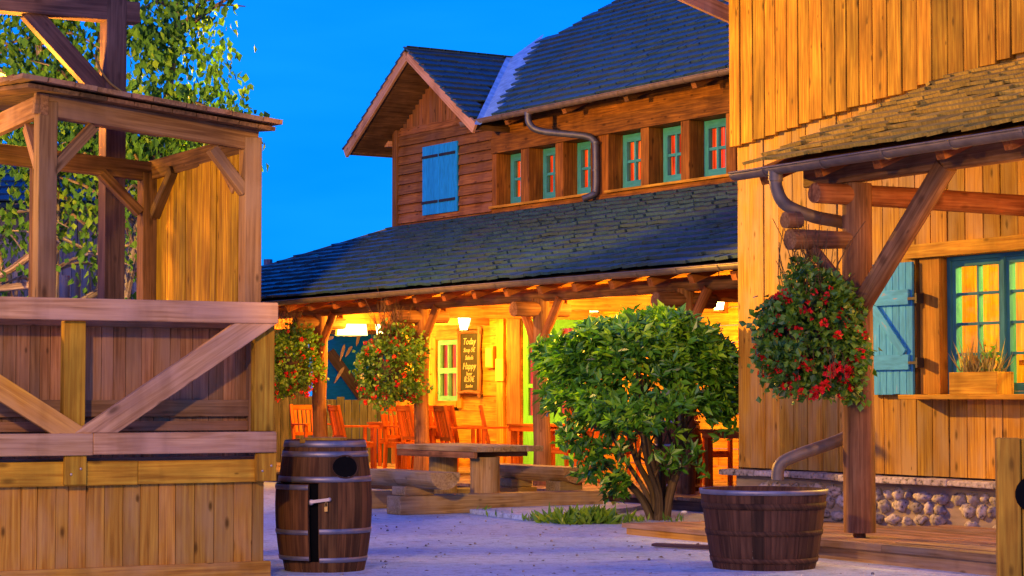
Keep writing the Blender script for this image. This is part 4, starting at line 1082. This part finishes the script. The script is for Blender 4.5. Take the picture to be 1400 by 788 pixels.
# ================================================================== birch tree
tree = thing('birch_tree', 'several-stemmed birch with loose leafy crown rising behind the wooden stage', 'tree', place(FW, -4.45, 22.6))
rng = np.random.default_rng(31); random.seed(31)
m = MB(); ends = []
stems = [[(0, 0, 0), (.15, 0, 1.5), (.22, 0, 2.9), (.1, .1, 4.2), (.3, 0, 6.2)], [(-.1, .1, 0), (-.3, .1, 2.0), (-.28, 0, 3.6), (-.5, .1, 5.2), (-.4, 0, 7)], [(.1, -.1, 0), (.45, -.1, 2.2), (.75, 0, 3.7), (.95, .1, 5.0), (1.0, 0, 6.3)], [(-.05, -.1, 0), (-.6, -.1, 1.8), (-1.0, 0, 3.3), (-1.15, 0, 4.8), (-1.1, 0, 6.4)]]
for st in stems:
    pth = smooth_path(st, 6); n = len(pth); m.tube(pth, [.085*(1-.8*k/(n-1)) for k in range(n)], 9, wob=.05)
    for b in range(22):
        k = rng.integers(int(n*.30), n); p = pth[k]; a = rng.uniform(0, 2*math.pi); ln = rng.uniform(.6, 1.45)*(1.15-.5*k/n)
        e = p+Vector((math.cos(a)*ln, math.sin(a)*ln*.8, rng.uniform(-.15, .55))); bp_ = smooth_path([p, (p+e)/2+Vector((0, 0, .15)), e], 4)
        m.tube(bp_, [.028*(1-.8*i/(len(bp_)-1)) for i in range(len(bp_))], 6); ends += [bp_[-1], bp_[-1], bp_[5], bp_[3]]
for pts in ([(-.3, -.6, 2.75), (-.75, -.7, 2.45), (-1.1, -.75, 2.75)], [(.22, -.1, 2.35), (.0, -.6, 2.15), (-.42, -.7, 2.0), (-.65, -.75, 1.95)], [(-.2, -.6, 2.4), (-.9, -.7, 2.33), (-1.3, -.7, 2.4)]):
    bp_ = smooth_path(pts, 5); m.tube(bp_, [.045*(1-.6*i/(len(bp_)-1)) for i in range(len(bp_))], 8, wob=.08)
m.build('trunk', 'bark_birch', tree)
P = []; D = []; T = []; L = []
def spray(c, n, s, tone, ext):
    for k in range(n):
        P.append(np.array(c)+rng.normal(size=3)*np.array([ext, ext, ext*.9])); D.append(np.array([rng.normal()*.5, rng.normal()*.5, -1.0])); T.append(np.clip(tone+rng.normal()*.2, 0, 1)); L.append(s*rng.uniform(.7, 1.25))
for e in ends:
    if e.x > 1.32+(.22 if 3.6 < e.z < 4.5 else 0) or (e.z < 3.4 and e.x > .9): continue
    for q_ in range((1 if rng.random() < .45 else 2) if e.z > 3.5 else int(rng.random() < .22)): spray(e+Vector((rng.normal()*.1, rng.normal()*.1, rng.normal()*.1)), 26, .095, np.clip(rng.normal(.45, .18), 0, 1), .17)
for (x, z, k) in ((1.45, 4.15, 30), (1.38, 4.4, 50), (1.2, 4.05, 50), (1.25, 4.85, 50), (1.15, 5.2, 60), (1.0, 4.6, 60), (.8, 4.3, 60), (.7, 5.0, 60), (1.55, 3.85, 6), (.25, 3.2, 40), (.3, 2.55, 14), (-.15, 3.1, 24), (-.7, 3.1, 40), (-.85, 2.2, 14), (.1, 1.98, 8), (.35, 3.4, 30), (-.5, 3.5, 50), (.55, 2.9, 14)):
    for q in range(5): spray((x+rng.normal()*.13, -.3+rng.normal()*.25, z+rng.normal()*.13), k//2, .095, np.clip(rng.normal(.5, .16), 0, 1), .13)
m = MB(); L = np.array(L); m.leaves(P, D, L, L*.72, T, fold=.12); m.build('crown', 'leaf_birch', tree)

# ================================================================== picnic table
aT = Vector((-.376, 24.0, 0)); th = math.atan2(-math.cos(aH), math.sin(aH))
FT = Matrix.Translation(aT) @ Matrix.Rotation(th, 4, 'Z')      # x towards the viewer along the table, y across (away)
pt_ = thing('picnic_table', 'heavy picnic table of thick planks with half-log benches joined on timber sleepers', 'picnic table', FT)
random.seed(41)
m = MB()
for k in range(4):
    e = random.uniform(-.02, .02); m.box(-1.78+random.uniform(-.03, .03), e, .215*k+.003, .215*(k+1)-.003, .655, .715+random.uniform(-.003, .003), grain=0)
m.build('tabletop', 'log_grey', pt_, bevel=.008)
m = MB(); m.box(-1.74, -.05, -.02, .03, .585, .652); m.box(-.42, -.30, .03, .85, .595, .652); m.box(-1.45, -1.33, .03, .85, .595, .652); m.build('table_bearer', 'log_brown', pt_, bevel=.006)
for x, y in ((-.30, .28), (-1.40, .40)):
    m = MB(); m.tube([(x, y, 0), (x, y, .35), (x, y, .594)], [.17, .165, .165], 16, wob=.03); m.build('pedestal', 'log_grey', pt_)
def half_log(x0, x1, yc, w, ztop, name):
    m = MB(); n = 10; prof = [(yc-w/2, ztop), (yc+w/2, ztop)]+[(yc+w/2*math.cos(a), ztop-.03-w*.42*math.sin(a)) for a in np.linspace(0, math.pi, n)]
    m.prism(prof, 0, x0, x1, grain=0); return m.build(name, 'log_grey', pt_)
half_log(-1.08, .52, -.72, .36, .46, 'bench'); half_log(-2.15, -.22, 1.46, .36, .46, 'bench')
m = MB(); m.box(-.28, .02, -.98, 1.66, 0, .20); m.build('sleeper', 'log_grey', pt_, bevel=.012)
m = MB(); m.box(-1.62, -1.34, -.98, 1.66, 0, .20); m.build('sleeper', 'log_grey', pt_, bevel=.012)
for (x0, x1, y0_, y1_) in ((-.27, .01, -.92, -.55), (-1.60, -1.36, -.90, -.60), (-.62, -.33, 1.30, 1.62), (-1.61, -1.35, 1.30, 1.60)):
    m = MB(); m.box(x0, x1, y0_, y1_, .203 if x0 != -.62 else .0, .30); m.build('bench_support', 'log_grey', pt_, bevel=.01)

# ================================================================== porch furniture
def make_chair(label, M, arms=True):
    t = thing('armchair', label, 'chair', M, 'red slatted armchairs on the porch')
    # front of the seat faces -y
    m = MB(); n = 5
    for k in range(n): m.box(-.25, .25, -.25+.09*k, -.25+.09*k+.078, .415, .44)
    m.box(-.26, .26, -.262, -.252, .36, .44); m.box(-.26, -.245, -.25, .2, .36, .412); m.box(.245, .26, -.25, .2, .36, .412); m.build('seat', 'teak_red', t)
    m = MB()
    for x in (-.255, .255): m.beam((x, .20, .44), (x, .32, .99), .045, .04)
    m.beam((-.235, .31, .945), (.235, .31, .945), .03, .075); m.beam((-.235, .225, .52), (.235, .225, .52), .03, .05)
    for k in range(6):
        x = -.19+.076*k; m.beam((x, .228, .535), (x, .308, .92), .048, .016)
    m.build('backrest', 'teak_red', t)
    for x in (-.255, .255):
        m = MB(); m.box(x-.024, x+.024, -.27, -.225, 0, .66); m.build('leg', 'teak_red', t)
        m = MB(); m.beam((x, .235, 0), (x, .20, .45), .045, .045); m.build('leg', 'teak_red', t)
        m = MB(); m.box(x-.035, x+.035, -.31, .235, .661, .685); m.build('armrest', 'teak_red', t)
    return t
def chair(label, u, w, rot): return place(FH, u, w, .152, R(rot)), label
ch = None
for (lab, u, w, rot) in (('armchair at the far left of the porch, half behind the log post', -8.3, 1.1, 88), ('armchair seen from behind just above the barrel bin', -5.75, .45, 168),
                         ('armchair behind the far table, facing out from the teal canvas side', -7.55, 2.3, 8), ('armchair right of the second porch post with its back to the wall', -4.35, 1.35, 195),
                         ('armchair turned sideways beneath the chalkboard menu', -3.35, 1.55, 150), ('armchair right of the third porch post, seen from its side', -.85, 1.1, 265),
                         ('armchair partly hidden by the left edge of the bush', -.25, 1.3, 250), ('armchair seen through the stems of the bush', 1.35, 1.5, 180), ('armchair directly above the far corner of the picnic table, seen from behind', -4.2, .75, 172), ('armchair tucked in beside the one under the chalkboard, its back to the yard', -3.25, .8, 165), ('armchair between the barrel bin and the second porch post, sideways to the yard', -5.1, 1.0, 95)):
    if ch is None: ch = make_chair(lab, place(FH, u, w, .152, R(rot))); c = ch
    else:
        c = copy_tree(ch); c.matrix_world = place(FH, u, w, .152, R(rot)); c['label'] = lab
def make_table(label, M, s=.40):
    t = thing('cafe_table', label, 'table', M, 'square wooden tables on the porch')
    m = MB(); n = 6
    for k in range(n): m.box(-s, s, -s+2*s*k/n+.003, -s+2*s*(k+1)/n-.003, .70, .73)
    m.box(-s+.02, s-.02, -s+.02, -s+.05, .63, .698); m.box(-s+.02, s-.02, s-.05, s-.02, .63, .698); m.build('tabletop', 'teak_red', t)
    for x in (-1, 1):
        for y in (-1, 1):
            m = MB(); a, b = x*(s-.06), y*(s-.09); m.box(a-.035, a+.035, b-.035, b+.035, 0, .698); m.build('leg', 'teak_red', t)
    return t
t1 = make_table('square table among the left-hand armchairs, beside the second porch post', place(FH, -5.85, 1.35, .152, R(4)))
for lab, u, w in (('square table in front of the green porch door', -2.55, 1.75), ('square table near the corner of the board-clad house', 3.0, .9)):
    c = copy_tree(t1); c.matrix_world = place(FH, u, w, .152, R(-3)); c['label'] = lab

pb = thing('barrel_planter', 'wooden barrel with a pale pot on top, seen through the bush stems', 'barrel', place(FH, 2.25, .45, .152))
m = MB(); m.lathe(barrel_mesh(.80, .25, .29, 10), seg=20, stave=True); m.build('body', 'stave_brown', pb)
for z in (.05, .25, .52, .74):
    m = MB(); rr = .29-.04*(2*z/.8-1)**2; m.lathe([(rr, z), (rr+.005, z), (rr+.005, z+.035), (rr, z+.035)], seg=28); m.build('hoop', 'hoop_steel', pb)
m = MB(); m.lathe([(.25, .79), (.27, .80), (.27, .83), (.001, .83)], seg=24); m.build('lid', 'hoop_steel', pb)
pp = thing('flower_pot', 'pale flower pot standing on the barrel behind the bush', 'pot', place(FH, 2.25, .45, .985))
m = MB(); m.lathe([(.001, 0), (.13, 0), (.19, .30), (.205, .30), (.205, .34), (.18, .34), (.17, .28), (.001, .27)], seg=24); m.build('pot', 'terracotta', pp)
m = MB(); rng = np.random.default_rng(3); m.leaves(np.array([0, 0, .3])+rng.normal(size=(220, 3))*np.array([.09, .09, .07]), rng.normal(size=(220, 3))+np.array([0, 0, .8]), .07, .04, rng.uniform(size=220)); m.build('plant', 'leaf_basket', pp)

# ================================================================== chalkboard and cards on the porch wall
cb = thing('chalkboard_menu', 'tall chalkboard with handwritten menu in a frame of bare branches', 'chalkboard', place(FH, -6.44, 2.90, 0))
m = MB(); m.box(-.26, .26, -.012, .012, 1.37, 2.26); m.build('board', 'chalk_black', cb)
for x in (-.30, .30):
    m = MB(); m.tube([(x-.01, -.01, 1.25), (x+.012, -.015, 1.6), (x-.012, -.012, 2.0), (x+.01, -.01, 2.36)], [.030, .033, .028, .036], 10, wob=.08); m.build('branch', 'log_brown', cb)
for z in (1.335, 2.29):
    m = MB(); m.tube([(-.34, -.01, z-.01), (0, -.02, z+.012), (.34, -.01, z-.012)], [.026, .03, .026], 10, wob=.08); m.build('branch', 'log_brown', cb)
def text(name, s, size, M, mat, parent, shear=.25):
    cu = bpy.data.curves.new(name, 'FONT'); cu.body = s; cu.size = size; cu.extrude = .003; cu.align_x = 'CENTER'; cu.shear = shear; cu.resolution_u = 2
    o = bpy.data.objects.new(name, cu); COL.objects.link(o); dg = bpy.context.evaluated_depsgraph_get()
    me = bpy.data.meshes.new_from_object(o.evaluated_get(dg)); bpy.data.objects.remove(o); bpy.data.curves.remove(cu)
    me.materials.clear(); me.materials.append(MATS[mat]); q = bpy.data.objects.new(name, me); COL.objects.link(q); q.parent = parent; q.matrix_local = M; return q
RX = Matrix.Rotation(math.pi/2, 4, 'X')
for s, z, sz in (('Today', 2.09, .15), ('Soup 5\u20ac', 1.97, .10), ('Salads', 1.85, .10), ('Happy', 1.70, .15), ('hour', 1.60, .09), ('8.50\u20ac', 1.50, .13), ('Sundae', 1.41, .075)):
    text('writing', s, sz, Matrix.Translation((0, -.016, z)) @ RX, 'chalk_line', cb)
nb = thing('notice_box', 'framed white notice beside the chalkboard menu', 'notice', place(FH, -5.83, 2.90, 1.88))
m = MB(); m.box(-.115, .115, -.03, .04, -.17, .17); m.build('frame', 'siding_porch', nb, bevel=.005)
m = MB(); m.box(-.09, .09, -.036, -.031, -.14, .14); m.build('sheet', 'yellow_card', nb)
yc = tag(MB.build((lambda q: (q.box(-.105, .105, -.012, .012, -.17, .17), q)[1])(MB()), 'price_card', 'yellow_card', None, place(FH, -5.54, 2.885, 1.68)), 'plain bright yellow card on the wall between notice and door post', 'card')

# ================================================================== window box
wb = thing('window_box', 'rough wooden window box of dry grass on the right-hand sill', 'planter', place(FR, -.50, SW-.135, 1.278))
m = MB(); m.box(-.30, .30, -.095, -.070, 0, .19); m.box(-.30, .30, .070, .095, 0, .19); m.box(-.30, -.275, -.07, .07, 0, .19); m.box(.275, .30, -.07, .07, 0, .19); m.box(-.275, .275, -.07, .07, .0, .14); m.build('box', 'timber_fresh', wb, bevel=.005)
m = MB(); rng = np.random.default_rng(8); n = 120; P = np.stack([rng.uniform(-.24, .26, n), rng.uniform(-.05, .05, n), np.full(n, .12)], 1)
m.leaves(P, np.stack([rng.normal(size=n)*.5, rng.normal(size=n)*.3, np.ones(n)], 1), rng.uniform(.12, .42, n), .009, rng.uniform(size=n), fold=.05); m.build('grass', 'grass_straw', wb)
m = MB(); n = 40; P = np.stack([rng.normal(.17, .03, n), rng.normal(0, .03, n), rng.uniform(.14, .42, n)], 1)
m.leaves(P, np.stack([rng.normal(size=n)*.6, rng.normal(size=n)*.6, np.ones(n)*.5], 1), .07, .03, rng.uniform(size=n), fold=.1); m.build('green_shoot', 'leaf_basket', wb)

# ================================================================== background left
random.seed(77)
def plank_wall(mb, x0, x1, y, z0, z1, wmin, wmax, jz=.0, t=.03):
    x = x0
    while x < x1:
        w = random.uniform(wmin, wmax); mb.box(x+.004, min(x+w, x1)-.004, y-random.uniform(.5, 1)*t, y+.03, z0, z1+random.uniform(-jz, jz)); x += w
barn = thing('grey_barn', 'grey weathered plank barn behind the birch tree', 'barn', place(FW, -7.0, 29))
m = MB(); plank_wall(m, -3.4, 2.45, 0, 0, 3.95, .13, .22); m.box(-3.4, 2.45, .035, 5, 0, 3.93); m.build('wall', 'plank_grey', barn)
m = MB(); shingles(m, (0, -.45, 3.80), (1, 0, 0), (0, 1, .5), -3.7, 2.7, 2.0, .24, .26, .02, lambda u, t: True); m.beam((-3.7, .42, 4.18), (2.7, .42, 4.18), 1.9, .05, up=(0, -.5, 1)); m.build('roof', 'slate_blue', barn)
pf = MB(); x = -3.2
while x < 2.75:
    r_ = random.uniform(.055, .085); h = 2.78+random.uniform(-.12, .10); x += r_
    pf.tube([(x, random.uniform(-.02, .02), 0), (x, 0, h-.0)], [r_, r_*.97], 9, wob=.03); x += r_+.012
tag(pf.build('palisade_fence', 'plank_grey', None, place(FW, -7.1, 26.6)), 'grey palisade of upright log stakes behind the stage', 'fence')
for x, z, r_, lab in ((-4.68, 3.90, .085, 'bare pole top showing beside the right post of the stage booth'), (-4.06, 3.88, .10, 'bare pole top just above the left edge of the porch roof')):
    m = MB(); m.tube([(0, 0, 0), (0, 0, z)], [r_*1.1, r_], 10, wob=.03); tag(m.build('timber_pole', 'plank_grey', None, place(FW, x, 42)), lab, 'pole')
pf = MB(); plank_wall(pf, -4.1, -1.2, 0, 0, 1.25, .11, .17, .04, .05); pf.box(-4.1, -1.2, .031, .07, .9, 1.0); pf.box(-4.1, -1.2, .031, .07, .2, .3)
tag(pf.build('board_fence', 'plank_olive', None, place(FW, 0, 37.5)), 'low dark fence of upright boards beyond the porch', 'fence')
pf = MB(); plank_wall(pf, -6.4, -3.62, 0, 0, 2.7, .14, .2, .06, .04); pf.box(-6.4, -3.62, .031, .08, 2.2, 2.32)
tag(pf.build('board_screen', 'plank_olive', None, place(FW, 0, 39.0)), 'taller dark board screen left of the teal canvas', 'fence')
tent = thing('canvas_tent', 'teal canvas tent with painted feathers behind the board fence', 'tent', place(FW, -2.55, 40.6))
m = MB()
pr = [(-1.05, 0), (1.5, 0), (1.5, 2.40), (.2, 3.3), (-1.05, 2.40)]
vs = [(a, 0, b) for a, b in pr]+[(a, 3.2, b) for a, b in pr]; n = 5
m._add(vs, [tuple(range(n)), tuple(range(2*n-1, n-1, -1))]+[(i+n, i, (i+1) % n, (i+1) % n+n) for i in range(n)], vs, .5); m.build('canvas', 'canvas_teal', tent)
m = MB(); m.box(-1.1, 1.55, -.10, -.02, 2.42, 2.54); m.build('lintel_beam', 'log_brown', tent)
m = MB(); m.beam((-.82, -.09, 2.10), (-.02, -.09, 1.0), .09, .19, up=(1, 0, 1)); m.build('diagonal_beam', 'timber_dark', tent)
for (x0, z0, x1, z1) in ((-.62, 1.92, -.53, 2.24), (-.52, 2.0, -.40, 2.20), (-.32, 2.2, -.26, 2.42), (-.72, 1.52, -.54, 1.82), (-.86, 2.30, -.74, 2.38), (-.14, 2.1, -.08, 2.32)):
    a, b = Vector((x0, -.15, z0)), Vector((x1, -.15, z1)); d = (b-a); nn = Vector((-d.z, 0, d.x)).normalized()
    m = MB(); rw_ = [(0, .004), (.3, .026), (.7, .034), (.9, .022), (1, .004)]
    pts = [a+d*t+nn*w+Vector((0, 0, 0)) for t, w in rw_]+[a+d*t-nn*w*.8 for t, w in rw_[::-1]]
    vs = pts+[p+Vector((0, .02, 0)) for p in pts]; k = len(pts)
    m._add(vs, [tuple(range(k)), tuple(range(2*k-1, k-1, -1))]+[(i, i+k, (i+1) % k+k, (i+1) % k) for i in range(k)], vs, random.random()); m.build('feather', 'feather_cream', tent)
gl_ = thing('glowing_lampshade', 'large glowing white and yellow lampshade at the far end of the porch', 'lampshade', place(FW, -2.66, 36.3, 2.28))  # bright glow of unclear source, built as a hanging shade
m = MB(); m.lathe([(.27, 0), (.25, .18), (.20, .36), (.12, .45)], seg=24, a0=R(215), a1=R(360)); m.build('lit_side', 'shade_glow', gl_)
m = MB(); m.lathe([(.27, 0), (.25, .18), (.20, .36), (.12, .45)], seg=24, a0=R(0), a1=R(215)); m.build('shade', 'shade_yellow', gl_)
m = MB(); m.tube([(0, 0, .44), (0, 0, .9)], .012, 6); m.lathe([(.13, .44), (.001, .46)], seg=20); m.build('cord', 'iron_dark', gl_)
lamp('shade_light', (-2.66, 35.6, 2.15), 160, (1.0, .60, .12), .15)

# ================================================================== foreground and small things
fp = thing('gate_post', 'short thick post of two boards with a round dark hole at the right edge', 'post', place(FW, 2.98, 12.6, 0, R(-8)))
m = MB(); m.box(-.205, -.07, -.06, .06, -.02, 1.02); m.box(-.066, .14, -.045, .06, -.02, 1.015); m.build('boards', 'timber_fresh', fp, bevel=.01)
m = MB(); m.tube([(.0, -.065, .70), (.0, -.044, .70)], .105, 20); m.build('hole', 'black_void', fp)
m = MB(); m.box(-.30, .32, -.03, .03, .0, .035, jit=.01); tag(m.build('loose_plank', 'timber_dark', None, place(FW, 1.42, 18.25, .003, R(-38))), 'dark loose plank lying on the ground left of the tub', 'plank')
m = MB(); m.blob((0, 0, .012), .035, .02, .014, 8, 6); tag(m.build('paper_scrap', 'plaster_white', None, place(FW, 1.72, 22.0, .098)), 'small white scrap at the foot of the bush', 'litter')
m = MB(); rng = np.random.default_rng(9); P = []; D = []; L = []
for i in range(55):
    c = np.array([rng.normal()*.17, rng.normal()*.14, 0])
    for k in range(9): P.append(c+rng.normal(size=3)*np.array([.02, .02, 0])); D.append([rng.normal()*.8, rng.normal()*.8, rng.uniform(.3, 1.3)]); L.append(rng.uniform(.07, .22))
L = np.array(L); m.leaves(P, D, L, L*.36, rng.uniform(.2, 1, len(L)), fold=.1)
tag(m.build('weeds', 'leaf_basket', None, place(FW, .74, 22.0, .0)), 'patch of low green weeds at the edge of the path', 'weeds', kind='stuff')
m = MB(); P = []; D = []; L = []
for (x, y, k) in ((-.28, 23.7, 10), (.15, 22.3, 12), (1.62, 22.1, 16), (-.1, 23.0, 8), (1.25, 22.2, 30), (1.05, 21.9, 30)):
    for i in range(k): P.append([x+rng.normal()*.06, y+rng.normal()*.05, .0]); D.append([rng.normal()*.5, rng.normal()*.5, 1]); L.append(rng.uniform(.05, .13))
L = np.array(L); m.leaves(P, D, L, L*.25, rng.uniform(.2, 1, len(L)), fold=.1)
tag(m.build('grass_tufts', 'leaf_basket', None), 'thin grass tufts along the path and boardwalk edges', 'grass', kind='stuff')

m = MB(); rng = np.random.default_rng(17); n = 130; X = rng.uniform(-1.6, 2.6, n); Y = rng.uniform(15.2, 24, n)
th_ = rng.uniform(0, 2*math.pi, n); m.leaves(np.stack([X, Y, np.full(n, .012)], 1), np.stack([np.cos(th_), np.sin(th_), rng.uniform(-.05, .15, n)], 1), rng.uniform(.015, .05, n), rng.uniform(.01, .03, n), rng.uniform(size=n), fold=.15, nrm=np.tile([0, 0, 1.0], (n, 1)))
tag(m.build('fallen_leaves', 'leaf_dry', None), 'scatter of tiny dry leaves over the paved yard', 'leaves', kind='stuff')
m = MB(); random.seed(5)
for i in range(150):
    r_ = random.uniform(.004, .014); m.blob((random.uniform(-1.7, 2.8), random.uniform(15.0, 23.5), r_*.5), r_, r_, r_*.8, 5, 4)
tag(m.build('gravel', 'field_stone', None), 'loose grit scattered over the paved yard', 'gravel', kind='stuff')
